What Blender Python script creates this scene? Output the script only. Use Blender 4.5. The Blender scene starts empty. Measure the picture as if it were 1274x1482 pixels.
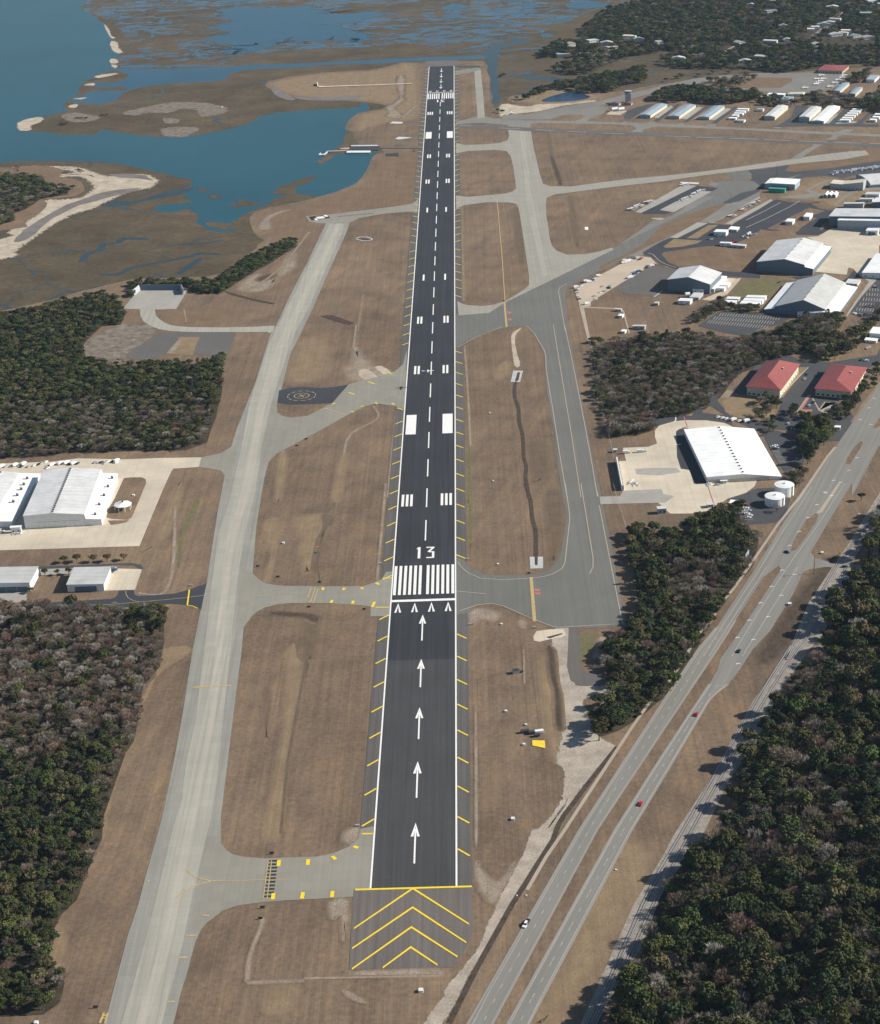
import bpy, bmesh, math, random
from mathutils import Vector, Matrix
from mathutils.geometry import tessellate_polygon
random.seed(7)
# ------------------------------------------------------------------ camera (solved from the runway's known size)
F,PITCH,ROLL,YAW,CX0,CY0,CH=2502.9,.42254,-.04285,.02444,40.37,-741.97,548.0
def cam_axes():
    fwd=Vector((-math.sin(YAW)*math.cos(PITCH),math.cos(YAW)*math.cos(PITCH),-math.sin(PITCH)))
    right=Vector((math.cos(YAW),math.sin(YAW),0)); up=right.cross(fwd)
    r2=right*math.cos(ROLL)+up*math.sin(ROLL); return r2,r2.cross(fwd),fwd
AR,AU,AF=cam_axes(); CO=Vector((CX0,CY0,CH))
sc=bpy.context.scene
col=sc.collection
cd=bpy.data.cameras.new('camera'); cam=bpy.data.objects.new('camera',cd); col.objects.link(cam)
cd.sensor_fit='VERTICAL'; cd.sensor_height=24; cd.lens=24*F/1482; cd.clip_start=1; cd.clip_end=60000
cam.matrix_world=Matrix(((AR.x,AU.x,-AF.x,CO.x),(AR.y,AU.y,-AF.y,CO.y),(AR.z,AU.z,-AF.z,CO.z),(0,0,0,1)))
sc.camera=cam
# ------------------------------------------------------------------ daylight
SUN_EL=math.radians(31); SUN_AZ=math.radians(6)      # direction to the sun: from +X turned towards +Y
w=bpy.data.worlds.new('World'); sc.world=w; w.use_nodes=True
nt=w.node_tree; bg=nt.nodes['Background']; sky=nt.nodes.new('ShaderNodeTexSky'); sky.sky_type='NISHITA'
sky.sun_disc=False; sky.sun_elevation=SUN_EL; sky.sun_rotation=math.pi/2-SUN_AZ; sky.air_density=1.0; sky.dust_density=.4; sky.ozone_density=1.5
nt.links.new(sky.outputs[0],bg.inputs[0]); bg.inputs[1].default_value=.065
sl=bpy.data.lights.new('sun','SUN'); sl.energy=5.0; sl.angle=math.radians(.5); sl.color=(1,.92,.80)
so=bpy.data.objects.new('sun',sl); col.objects.link(so)
sd=Vector((math.cos(SUN_AZ)*math.cos(SUN_EL),math.sin(SUN_AZ)*math.cos(SUN_EL),math.sin(SUN_EL)))
so.rotation_euler=sd.to_track_quat('Z','Y').to_euler(); so.location=(600,200,900)
sc.view_settings.view_transform='Standard'; sc.view_settings.look='None'; sc.view_settings.exposure=0.62; sc.view_settings.gamma=1
sc.view_settings.use_curve_mapping=False
# ------------------------------------------------------------------ photo pixel -> point on the ground (or at height z)
def G(px,py,z=0):
    d=AF+AR*((px-637)/F)-AU*((py-741)/F); t=(z-CO.z)/d.z; p=CO+d*t; return Vector((p.x,p.y))
def proj(x,y,z):
    d=Vector((x,y,z))-CO; c=d.dot(AF); return 637+F*d.dot(AR)/c, 741-F*d.dot(AU)/c
def hgt(p,ytop):
    a,b=-1,120
    for _ in range(40):
        m=(a+b)/2
        if proj(p.x,p.y,m)[1]>ytop: a=m
        else: b=m
    return a
def N(s): return [tuple(float(v) for v in t.split(',')) for t in s.split()]
def Z(x0,y0,k,s): return [(x0+a/k,y0+b/k) for a,b in N(s)]
K=3.981
def W(pts,z=0): return [G(a,b,z) for a,b in pts]
def smooth(P,n=4,closed=True):
    m=len(P); out=[]
    for i in range(m if closed else m-1):
        if closed: a,b,c,d=P[i-1],P[i],P[(i+1)%m],P[(i+2)%m]
        else: a,b,c,d=P[max(i-1,0)],P[i],P[i+1],P[min(i+2,m-1)]
        for k in range(n):
            t=k/n; out.append(.5*((2*b)+(c-a)*t+(2*a-5*b+4*c-d)*t*t+(3*b-a-3*c+d)*t**3))
    if not closed: out.append(P[-1])
    return out
# ------------------------------------------------------------------ materials
M={}
def nodes(name,rough=.9,spec=.2):
    m=bpy.data.materials.new(name); m.use_nodes=True; t=m.node_tree; b=t.nodes['Principled BSDF']
    b.inputs['Roughness'].default_value=rough; b.inputs['Specular IOR Level'].default_value=spec; M[name]=m; return m,t,b
def coord(t,scale=(1,1,1),rot=0,obj=False):
    mp=t.nodes.new('ShaderNodeMapping'); mp.inputs['Rotation'].default_value=(0,0,rot); m2=t.nodes.new('ShaderNodeMapping'); m2.inputs['Scale'].default_value=scale; t.links.new(mp.outputs[0],m2.inputs[0])
    if obj: tc=t.nodes.new('ShaderNodeTexCoord'); t.links.new(tc.outputs['Object'],mp.inputs[0])
    else: tc=t.nodes.new('ShaderNodeNewGeometry'); t.links.new(tc.outputs['Position'],mp.inputs[0])
    return m2.outputs[0]
def noise(t,vec,scale,detail=6,rough=.6,dist=0):
    n=t.nodes.new('ShaderNodeTexNoise'); n.inputs['Scale'].default_value=scale; n.inputs['Detail'].default_value=detail
    n.inputs['Roughness'].default_value=rough; n.inputs['Distortion'].default_value=dist; t.links.new(vec,n.inputs['Vector']); return n.outputs['Fac']
def ramp(t,fac,stops,interp='LINEAR'):
    r=t.nodes.new('ShaderNodeValToRGB'); r.color_ramp.interpolation=interp; e=r.color_ramp.elements
    while len(e)<len(stops): e.new(.5)
    for i,(p,c) in enumerate(stops): e[i].position=p; e[i].color=(*c,1) if len(c)==3 else c
    t.links.new(fac,r.inputs[0]); return r.outputs[0]
def mix(t,fac,a,b,mode='MIX'):
    x=t.nodes.new('ShaderNodeMix'); x.data_type='RGBA'; x.blend_type=mode
    if isinstance(fac,(int,float)): x.inputs[0].default_value=fac
    else: t.links.new(fac,x.inputs[0])
    for k,v in ((6,a),(7,b)):
        if isinstance(v,tuple): x.inputs[k].default_value=(*v,1)
        else: t.links.new(v,x.inputs[k])
    return x.outputs[2]
def g(v): return (v,v,v)
def paint(name,c,rough=.6,var=.12,scale=.5,spec=.3):
    m,t,b=nodes(name,rough,spec); v=coord(t,obj=True); f=noise(t,v,scale,4)
    roofy=name.startswith('roof') or name in('wall_cream','tank_white')
    lo=tuple(x*(1-var) for x in c); hi=tuple(min(1,x*(1+var)) for x in c)
    o=ramp(t,f,[(.3,lo),(.7,hi)])
    if roofy:   # sheet metal: run-off stains down the slope, seams between sheets, weathered patches
        o=mix(t,1.0,o,ramp(t,noise(t,coord(t,(.05,1,1),obj=True),.9,5,.7),[(.3,g(.88)),(.65,g(1.03))]),'MULTIPLY')
        o=mix(t,1.0,o,ramp(t,noise(t,v,.06,4,.6),[(.35,g(.90)),(.6,g(1.02))]),'MULTIPLY')
        wv=t.nodes.new('ShaderNodeTexWave'); wv.bands_direction='Y'; wv.inputs['Scale'].default_value=.052; t.links.new(v,wv.inputs[0]); o=mix(t,1.0,o,ramp(t,wv.outputs['Fac'],[(0,g(.84)),(.05,g(1))]),'MULTIPLY')
    t.links.new(o,b.inputs['Base Color']); return m
def paved(name,c,rot=0,streak=.25,patch=.15,fine=.12,joints=0,jw=.02,cj=None,rough=.9):
    """pavement: long tyre and rain streaks along the way, patches, fine grain, optional slab joints"""
    m,t,b=nodes(name,rough,.25)
    v=coord(t,(1,.012,1),rot); s=noise(t,v,.45,7,.65)
    v2=coord(t); p=noise(t,v2,.02,5,.6); f=noise(t,v2,1.2,4,.7)
    o=mix(t,1.0,c,ramp(t,s,[(.25,g(1-streak)),(.75,g(1+streak*.8))]),'MULTIPLY')
    o=mix(t,1.0,o,ramp(t,p,[(.3,g(1-patch)),(.7,g(1+patch*.7))]),'MULTIPLY')
    o=mix(t,1.0,o,ramp(t,f,[(.3,g(1-fine)),(.7,g(1+fine*.8))]),'MULTIPLY')
    if joints:
        vb=coord(t,(1,1,1),rot); br=t.nodes.new('ShaderNodeTexBrick'); br.offset=0; br.inputs['Scale'].default_value=1
        br.inputs['Brick Width'].default_value=joints; br.inputs['Row Height'].default_value=joints; br.inputs['Mortar Size'].default_value=jw
        br.inputs['Color1'].default_value=(1,1,1,1); br.inputs['Color2'].default_value=(.93,.93,.93,1); br.inputs['Mortar'].default_value=(*(cj or g(.72)),1)
        t.links.new(vb,br.inputs['Vector']); o=mix(t,1.0,o,br.outputs['Color'],'MULTIPLY')
    t.links.new(o,b.inputs['Base Color']); return m
# dry mown grass
def grass_color(t):
    v=coord(t); st=coord(t,(1,.01,1)); big=noise(t,v,.006,5,.6); mid=noise(t,v,.03,6,.65); fin=noise(t,v,.35,6,.75); s1=noise(t,st,.30,6,.75); s2=noise(t,coord(t,(1,.012,1),.3),.10,5,.7)
    o=ramp(t,big,[(.3,(.132,.101,.077)),(.5,(.164,.125,.094)),(.72,(.204,.157,.113))])
    o=mix(t,1.0,o,ramp(t,s1,[(.26,g(.78)),(.5,g(1)),(.76,(1.26,1.19,1.08))]),'MULTIPLY')
    o=mix(t,1.0,o,ramp(t,s2,[(.3,g(.86)),(.7,(1.16,1.1,1.0))]),'MULTIPLY')
    s3=noise(t,coord(t,(1,.005,1)),1.3,3,.8); o=mix(t,1.0,o,ramp(t,s3,[(.3,g(.85)),(.7,g(1.15))]),'MULTIPLY')
    o=mix(t,1.0,o,ramp(t,mid,[(.25,(.72,.70,.72)),(.5,g(1)),(.75,(1.26,1.17,1.02))]),'MULTIPLY')
    o=mix(t,1.0,o,ramp(t,fin,[(.25,g(.66)),(.75,g(1.3))]),'MULTIPLY')
    gr=noise(t,v,.012,3,.5); return mix(t,ramp(t,gr,[(.64,g(0)),(.8,g(.3))]),o,(.09,.095,.05))
m,t,b=nodes('dry_grass',.97,.1); t.links.new(grass_color(t),b.inputs['Base Color'])
def dissolve(t,b,v,sc_=.16,sy=.22,over=None):
    """thin, ragged cover: the surface breaks up towards its border"""
    at=t.nodes.new('ShaderNodeAttribute'); at.attribute_name='cover'; n=noise(t,coord(t,(1,sy,1)),sc_,9,.8)
    ma=t.nodes.new('ShaderNodeMath'); ma.operation='ADD'; t.links.new(at.outputs['Fac'],ma.inputs[0]); t.links.new(n,ma.inputs[1])
    mr=t.nodes.new('ShaderNodeMapRange'); t.links.new(ma.outputs[0],mr.inputs[0]); mr.inputs[1].default_value=.80; mr.inputs[2].default_value=1.55
    if over is None: t.links.new(mr.outputs[0],b.inputs['Alpha']); mr.inputs[1].default_value=1.12; mr.inputs[2].default_value=1.16
    return mr.outputs[0]
def soil(name,c1,c2,scale=.08,f=.25,rough=.97,soft=None):
    m,t,b=nodes(name,rough,.1); v=coord(t); a=noise(t,v,scale,7,.7); d=noise(t,v,.8,4,.7)
    o=ramp(t,a,[(.32,c1),(.66,c2)]); o=mix(t,1.0,o,ramp(t,d,[(.3,g(1-f)),(.7,g(1+f))]),'MULTIPLY')
    if soft and name.replace('_soft','') in ('pale_dirt','tan_grass','dark_grass','green_grass','ditch_soil','rust_grass'):
        o=mix(t,1.0,o,ramp(t,noise(t,coord(t,(1,.008,1)),.5,4,.8),[(.3,g(.82)),(.7,g(1.18))]),'MULTIPLY'); o=mix(t,dissolve(t,b,v,over=1),grass_color(t),o)
    elif soft: dissolve(t,b,v,.3,.5)
    t.links.new(o,b.inputs['Base Color'])
    if soft is None: soil(name+'_soft',c1,c2,scale,f,rough,True)
    return m
soil('track_sand',(.25,.215,.175),(.41,.365,.31),.07); soil('sand',(.30,.25,.19),(.50,.44,.35),.06); soil('pale_dirt',(.19,.152,.118),(.31,.265,.215),.1)
soil('tan_grass',(.175,.130,.085),(.255,.188,.115),.07); soil('dark_grass',(.105,.080,.058),(.145,.108,.075),.09)
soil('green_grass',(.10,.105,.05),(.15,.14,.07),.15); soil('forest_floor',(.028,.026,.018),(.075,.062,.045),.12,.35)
soil('ballast',(.20,.18,.155),(.31,.28,.245),.2); soil('mud',(.13,.115,.105),(.20,.18,.165),.04,.1,.6)
soil('ditch_soil',(.045,.035,.028),(.085,.065,.05),.2); soil('scrub',(.085,.072,.055),(.25,.215,.18),.11,.35); soil('pale_concrete',(.335,.325,.28),(.385,.37,.315),.05,.06)
soil('rust_grass',(.135,.095,.062),(.190,.132,.085),.05)
# tidal marsh with pools and creeks
def marsh(name,pool):
    m,t,b=nodes(name,.95,.1); v=coord(t); a=noise(t,v,.004,6,.65); c=noise(t,v,.02,7,.7); d=noise(t,v,.15,5,.7)
    land=ramp(t,a,[(.3,(.070,.058,.038)),(.5,(.095,.075,.050)),(.7,(.124,.092,.060))])
    land=mix(t,1.0,land,ramp(t,c,[(.3,g(.72)),(.7,g(1.22))]),'MULTIPLY'); land=mix(t,1.0,land,ramp(t,d,[(.3,g(.72)),(.7,g(1.25))]),'MULTIPLY')
    n1=noise(t,v,.0045,4,.5); n2=noise(t,coord(t,(.7,1.3,1)),.026 if pool=='wet' else .017,9,.70,1.0)
    ad=t.nodes.new('ShaderNodeMath'); ad.operation='MULTIPLY_ADD'; t.links.new(n1,ad.inputs[0]); ad.inputs[1].default_value=.9 if pool!='wet' else .5; t.links.new(n2,ad.inputs[2])
    th={'wet':(.768,.785),'dry':(1.12,1.14),'none':(3,3.1)}[pool]
    mr=t.nodes.new('ShaderNodeMapRange'); t.links.new(ad.outputs[0],mr.inputs[0]); mr.inputs[1].default_value=th[0]; mr.inputs[2].default_value=th[1]
    # creeks: edges of a warped cell pattern
    wv=t.nodes.new('ShaderNodeMixRGB'); nn=t.nodes.new('ShaderNodeTexNoise'); nn.inputs['Scale'].default_value=.008; nn.inputs['Detail'].default_value=5; t.links.new(v,nn.inputs[0])
    sc_=t.nodes.new('ShaderNodeVectorMath'); sc_.operation='MULTIPLY_ADD'; t.links.new(nn.outputs['Color'],sc_.inputs[0]); sc_.inputs[1].default_value=(160,160,0); t.links.new(v,sc_.inputs[2])
    vo=t.nodes.new('ShaderNodeTexVoronoi'); vo.feature='DISTANCE_TO_EDGE'; vo.inputs['Scale'].default_value=.0065; t.links.new(sc_.outputs[0],vo.inputs['Vector'])
    mc=t.nodes.new('ShaderNodeMapRange'); t.links.new(vo.outputs['Distance'],mc.inputs[0]); w_c={'wet':(.026,.016),'dry':(.02,.012),'none':(.0125,.006)}[pool]; mc.inputs[1].default_value=w_c[0]; mc.inputs[2].default_value=w_c[1]
    nb=noise(t,v,.006,2,.5); mk=t.nodes.new('ShaderNodeMapRange'); t.links.new(nb,mk.inputs[0]); mk.inputs[1].default_value=.42; mk.inputs[2].default_value=.55
    mu=t.nodes.new('ShaderNodeMath'); mu.operation='MULTIPLY'; t.links.new(mc.outputs[0],mu.inputs[0]); t.links.new(mk.outputs[0],mu.inputs[1])
    mx=t.nodes.new('ShaderNodeMath'); mx.operation='MAXIMUM'; t.links.new(mu.outputs[0],mx.inputs[0]); t.links.new(mr.outputs[0],mx.inputs[1])
    wet=mx.outputs[0]
    t.links.new(mix(t,wet,land,(.014,.055,.098) if pool!='none' else (.022,.042,.052)),b.inputs['Base Color'])
    r=t.nodes.new('ShaderNodeMapRange'); t.links.new(wet,r.inputs[0]); r.inputs[3].default_value=.95; r.inputs[4].default_value=.22; t.links.new(r.outputs[0],b.inputs['Roughness'])
    r2=t.nodes.new('ShaderNodeMapRange'); t.links.new(wet,r2.inputs[0]); r2.inputs[3].default_value=.05; r2.inputs[4].default_value=.16; t.links.new(r2.outputs[0],b.inputs['Specular IOR Level'])
marsh('marsh_wet','wet'); marsh('marsh_dry','dry'); marsh('marsh_plain','none')
def water(name,c1,c2,soft=None):
    m,t,b=nodes(name,.3,.10); v=coord(t); a=noise(t,v,.003,4,.5); d=noise(t,coord(t,(.25,1,1)),.05,5,.6)
    o=ramp(t,a,[(.3,c1),(.7,c2)]); o=mix(t,1.0,o,ramp(t,d,[(.3,g(.93)),(.7,g(1.07))]),'MULTIPLY'); t.links.new(o,b.inputs['Base Color'])
    bp=t.nodes.new('ShaderNodeBump'); bp.inputs['Strength'].default_value=.25; bp.inputs['Distance'].default_value=.3
    t.links.new(noise(t,coord(t),.6,3,.6),bp.inputs['Height']); t.links.new(bp.outputs[0],b.inputs['Normal'])
    if soft: dissolve(t,b,v,.035,1)
    elif soft is None: water(name+'_soft',c1,c2,True)
water('bay_water',(.008,.060,.084),(.012,.076,.106)); water('shallow_water',(.014,.062,.105),(.022,.078,.130)); water('pond_water',(.012,.035,.075),(.018,.045,.09))
water('creek_water',(.016,.034,.042),(.024,.046,.058))
# left taxiway direction
GT=G(822,470)-G(875,740); GTa=math.atan2(GT.x,GT.y); OT=G(751,230)-G(780,390); OTa=math.atan2(OT.x,OT.y); HT=G(1000,940)-G(730,1420); HTa=math.atan2(HT.x,HT.y)
LT=G(375,560)-G(190,1400); LTa=math.atan2(LT.x,LT.y)
paved('runway_asphalt',(.034,.037,.043),0,.38,.16,.16,rough=.8); paved('runway_old_asphalt',(.056,.057,.060),0,.32,.14,.2)
paved('shoulder_asphalt',(.105,.100,.096),0,.28,.12,.15); paved('blast_pad_asphalt',(.135,.120,.112),0,.3,.12,.15)
paved('taxi_concrete',(.335,.325,.28),LTa,.18,.06,.05,7.6,.14,g(.86)); paved('taxi_worn',(.375,.36,.305),LTa,.14,.06,.05,7.6,.12,g(.88)); paved('old_worn',(.335,.325,.275),OTa,.14,.06,.05,7.6,.12,g(.88)); paved('taxi_shoulder',(.262,.26,.23),LTa,.2,.1,.07,7.6,.12,g(.85))
paved('link_concrete',(.25,.24,.205),0,.10,.1,.06,7.6,.12,g(.87)); paved('grey_taxi',(.140,.140,.130),GTa,.16,.1,.08)
paved('old_concrete',(.30,.29,.25),OTa,.12,.07,.06,7.6,.14,g(.85)); paved('old_concrete_side',(.21,.205,.185),OTa,.16,.1,.07,7.6,.12,g(.85))
paved('apron_cream',(.54,.48,.38),0,.08,.20,.08,9,.18,g(.84)); paved('apron_grey',(.185,.180,.165),math.radians(65-25),.2,.14,.08)
paved('apron_light',(.33,.32,.29),math.radians(65-25),.1,.1,.06,7,.1,g(.88)); paved('new_asphalt',(.042,.046,.055),0,.08,.12,.08)
paved('lot_asphalt',(.060,.062,.068),0,.08,.15,.1); paved('road_asphalt',(.20,.195,.178),HTa,.2,.05,.04); paved('road_edge',(.26,.25,.225),HTa,.1,.05,.04)
paved('sidewalk_concrete',(.36,.31,.25),0,.05,.1,.08); paved('yard_cream',(.44,.37,.29),0,.05,.15,.15); paved('cross_asphalt',(.115,.108,.102),0,.1,.1,.1)
def mark(name,c,wear=.25):
    m,t,b=nodes(name,.7,.25); v=coord(t); f=noise(t,v,.9,5,.7); lo=tuple(x*(1-wear) for x in c); t.links.new(ramp(t,f,[(.35,lo),(.6,c)]),b.inputs['Base Color'])
mark('white_paint',(.80,.80,.78),.2); mark('yellow_paint',(.80,.60,.03),.15); mark('faded_yellow',(.50,.38,.18),.4); mark('faded_white',(.42,.41,.38),.3)
mark('red_paint',(.45,.18,.14),.3); mark('black_paint',(.03,.03,.03),.3); mark('cream_line',(.42,.36,.27),.3)
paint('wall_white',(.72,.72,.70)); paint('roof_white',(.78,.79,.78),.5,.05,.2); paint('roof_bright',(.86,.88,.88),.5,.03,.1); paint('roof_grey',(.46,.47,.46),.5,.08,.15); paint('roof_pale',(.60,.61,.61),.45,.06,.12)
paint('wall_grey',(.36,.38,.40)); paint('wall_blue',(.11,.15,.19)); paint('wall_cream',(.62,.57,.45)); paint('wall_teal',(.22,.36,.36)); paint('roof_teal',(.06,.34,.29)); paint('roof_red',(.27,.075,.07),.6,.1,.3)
paint('roof_bluegrey',(.30,.38,.45)); paint('metal_dark',(.05,.055,.06),.5); paint('glass_dark',(.02,.03,.04),.15,.1,.5,.6); paint('concrete_wall',(.45,.45,.44)); paint('rust_red',(.30,.05,.05)); paint('tire',(.02,.02,.02),.9)
paint('car_white',(.75,.75,.75),.3); paint('car_silver',(.42,.44,.46),.3); paint('car_dark',(.02,.03,.035),.3); paint('car_red',(.38,.02,.025),.3); paint('car_blue',(.05,.10,.20),.3)
paint('plane_white',(.80,.80,.80),.35); paint('wood_brown',(.20,.14,.09)); paint('wood_pole',(.16,.12,.09)); paint('bark',(.10,.08,.06)); paint('yellow_tarp',(.80,.55,.04),.7,.25,1.5); paint('tank_white',(.78,.80,.80),.45,.04,.2); paint('steel',(.35,.36,.37),.4); paint('orange_paint',(.7,.2,.03))
# ------------------------------------------------------------------ object helpers
def link(name,me,mats,parent=None):
    o=bpy.data.objects.new(name,me); col.objects.link(o)
    if parent: o.parent=parent
    for x in (mats if isinstance(mats,(list,tuple)) else [mats]):
        if not o.data.materials or len(o.data.materials)<10: me.materials.append(M[x])
    return o
def tag(o,label=None,cat=None,group=None,kind=None):
    for k,v in (('label',label),('category',cat),('group',group),('kind',kind)):
        if v: o[k]=v
    return o
_lc={}
def lvl(L,P):
    """height of a ground sheet: its layer, plus a hair above any earlier sheet of that layer it may touch"""
    x0,x1,y0,y1=min(p.x for p in P),max(p.x for p in P),min(p.y for p in P),max(p.y for p in P); k=0
    for (a,b_,c,d,q) in _lc.setdefault(L,[]):
        if a<x1 and b_>x0 and c<y1 and d>y0: k=max(k,q+1)
    k=min(k,19); _lc[L].append((x0,x1,y0,y1,k)); return L*.02+k*.001
def flatmesh(name,polys,z):
    vs=[];fs=[]
    for q,P in enumerate(polys):
        k=len(vs); tri=tessellate_polygon([[Vector((p.x,p.y,0)) for p in P]]); vs+=[(p.x,p.y,z+(q%7)*.0015) for p in P]
        for a,b_,c in tri:
            A,B,C=P[a],P[b_],P[c]
            ar=(B.x-A.x)*(C.y-A.y)-(B.y-A.y)*(C.x-A.x)
            if abs(ar)<1e-6: continue
            fs.append((k+a,k+b_,k+c) if ar>0 else (k+a,k+c,k+b_))
    me=bpy.data.meshes.new(name); me.from_pydata(vs,[],fs); me.update(); return me
def area(P): return sum(P[i-1].x*P[i].y-P[i].x*P[i-1].y for i in range(len(P)))/2
def softsheet(name,P,mat,L,rmax=12):
    if area(P)<0: P=P[::-1]
    per=sum((P[i]-P[i-1]).length for i in range(len(P))); r=min(rmax,.45*2*area(P)/per); n=len(P); z=lvl(L,P)
    nr=[]
    for i in range(n):
        d=P[(i+1)%n]-P[i-1]; d.normalize(); nr.append(Vector((d.y,-d.x)))
    inn=[P[i]-nr[i]*r*.6 for i in range(n)]; out=[P[i]+nr[i]*r*1.25 for i in range(n)]
    tri=tessellate_polygon([[Vector((p.x,p.y,0)) for p in inn]]); fs=[]
    for a,b_,c in tri:
        A,B,C=inn[a],inn[b_],inn[c]; ar=(B.x-A.x)*(C.y-A.y)-(B.y-A.y)*(C.x-A.x)
        if abs(ar)>1e-6: fs.append((a,b_,c) if ar>0 else (a,c,b_))
    for i in range(n): j=(i+1)%n; fs.append((i,i+n,j+n,j))
    me=bpy.data.meshes.new(name); me.from_pydata([(p.x,p.y,z) for p in inn]+[(p.x,p.y,z-.0005) for p in out],[],fs); me.update()
    at=me.attributes.new('cover','FLOAT','POINT')
    for i in range(n): at.data[i].value=1.0; at.data[i+n].value=0.0
    return tag(link(name,me,mat+'_soft'),None,None,None,'structure')
def sheet(name,pts,mat,L,sm=0,parent=None,world=False,label=None,kind='structure',cat=None):
    P=pts if world else W(pts)
    if sm: P=smooth(P,sm)
    if name in NATURAL: P=rough(P,NATURAL[name])
    o=link(name,flatmesh(name,[P],lvl(L,P)),mat,parent)
    if not parent: tag(o,label,cat,None,kind)
    return o
def multi(name,polys,mat,L,parent=None,label=None):
    o=link(name,flatmesh(name,polys,lvl(L,[p for q in polys for p in q])),mat,parent)
    if not parent: tag(o,label,None,None,'structure')
    return o
def ribbon(P,w):
    """closed outline of a line of width w (metres) through world points"""
    n=len(P); a=[];b=[]
    for i in range(n):
        d=(P[min(i+1,n-1)]-P[max(i-1,0)]); d.normalize(); q=Vector((-d.y,d.x))*w/2; a.append(P[i]+q); b.append(P[i]-q)
    return a+b[::-1]
def quads(P,w):
    out=[]
    for i in range(len(P)-1):
        out.append(ribbon([P[i],P[i+1]],w))
    return out
def rect(x0,x1,y0,y1): return [Vector((x0,y0)),Vector((x1,y0)),Vector((x1,y1)),Vector((x0,y1))]
def stripes(P,w): return [ribbon(P,w)]

def rough(P,amp=7,seg=14,sd=0):
    """natural edges: break an outline into short pieces and wander them"""
    from mathutils import noise as mn_
    out=[]
    for i in range(len(P)):
        a,b_=P[i],P[(i+1)%len(P)]; L=(b_-a).length; k=max(1,min(60,int(L/seg))) if L<3000 else 1
        for j in range(k):
            p=a.lerp(b_,j/k); d=Vector((0,0))
            for o,am in ((.012,1),(.035,.5),(.09,.25)): d+=Vector((mn_.noise(Vector((p.x*o,p.y*o,3+sd))),mn_.noise(Vector((p.x*o,p.y*o,9+sd)))))*am
            out.append(p+d*amp)
    return out
NATURAL={'bay':9,'tidal_river':8,'marsh_lake':14,'marsh_island':7,'creek':4,'marsh':8,'shore_sand':6,'tidal_mud':5,'marsh_pool':9,'forest_floor':4,'pond':3,'pond_bank':5,'spit_scrub':10,'marsh_flats':8,'marsh_pools':8}
# ================================================================== THE GROUND
def S(nm,mat,L,z,s,sm=0,**k): return sheet(nm,Z(*z,s),mat,L,sm,**k)
def SS(nm,mat,L,z,s,sm=0): return softsheet(nm,rough(smooth(W(Z(*z,s)),2),{'marsh_lake':22,'marsh_pool':14,'shore_sand':7,'spit_scrub':9}.get(nm,3),{'marsh_lake':30}.get(nm,12)),mat,L,{'marsh_lake':75,'marsh_pool':30,'shore_sand':22,'spit_scrub':25}.get(nm,12))
A0=(0,0,1); Za=(0,0,K);Zb=(320,0,K);Zc=(640,0,K);Zd=(954,0,K);Ze=(0,230,K);Zf=(320,230,K);Zg=(640,230,K);Zh=(954,230,K)
Zi=(0,470,K);Zj=(320,470,K);Zk=(640,470,K);Zl=(954,470,K);Zm=(0,700,K);Zn=(320,700,K);Zo=(640,700,K);Zp=(954,700,K)
Zq=(0,940,K);Zr=(320,940,K);Zs=(640,940,K);Zt=(954,940,K);Zu=(0,1200,K);Zv=(320,1200,K);Zw=(640,1200,K);Zx=(954,1200,K)
Y1=(860,110,7.9625);Y2=(1010,110,7.9625);Y3=(1120,80,8.27);Y4=(1080,200,6.567);Y5=(900,240,6.37);Y6=(1060,300,5.953);Y7=(820,360,7.078);Y8=(940,360,6.37)
X1=(1060,440,5.953);X2=(860,580,6.37);X3=(1000,590,6.37);X4=(0,650,5.79);X5=(160,390,4.247);X6=(440,110,6.37);X7=(990,0,4.486);X8=(780,0,5.791)
sheet('ground',rect(-16000,16000,-6000,26000),'dry_grass',0,world=True)
# marsh, bay and lagoon
S('marsh','marsh_plain',1,A0,'-500,448 0,450 60,437 110,425 160,412 190,404 275,402 300,400 330,393 352,378 385,350 378,330 376,318 386,308 420,298 455,291 500,276 530,262 548,242 556,222 548,212 520,212 515,200 520,185 528,175 540,168 575,160 560,150 520,145 460,145 415,140 400,128 395,118 420,110 500,104 560,100 595,92 640,88 700,88 712,100 716,150 722,160 740,152 790,142 860,136 960,122 1010,113 1060,107 1150,104 1274,96 1500,90 2200,60 1500,-170 300,-190 -900,-170',0)
S('marsh_flats','marsh_wet',2,A0,'112,10 125,17 150,25 172,40 185,60 200,84 260,86 330,84 400,74 470,70 535,68 580,62 640,68 700,72 740,66 790,44 860,16 900,-6 1100,-100 300,-150 -300,-140 60,-30')
S('marsh_pools','marsh_wet',2,A0,'172,62 230,70 290,74 335,84 320,96 250,98 175,98')
S('bay','bay_water',3,A0,'-700,236 0,237 50,232 110,234 150,234 180,236 205,243 225,249 248,255 272,262 277,272 268,284 282,292 236,296 226,302 250,308 275,303 292,312 282,322 300,334 320,337 338,332 330,322 352,312 372,303 386,296 396,288 412,283 398,277 402,271 425,263 440,257 455,256 440,266 428,274 430,280 455,284 490,284 515,277 528,265 538,255 547,240 552,229 556,222 535,220 505,222 485,224 478,230 466,238 462,233 478,222 492,210 502,198 513,185 520,175 527,166 531,158 527,149 519,149 518,155 500,157 470,158 440,160 400,163 380,168 360,179 330,186 300,193 268,199 225,198 185,195 160,189 150,187 141,194 100,195 60,191 40,191 28,188 24,180 45,172 68,168 95,160 88,153 110,141 112,128 124,118 140,107 170,101 165,92 172,77 168,62 160,50 150,36 142,26 116,13 124,2 112,-20 60,-60 -300,-160 -1600,-200')
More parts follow.
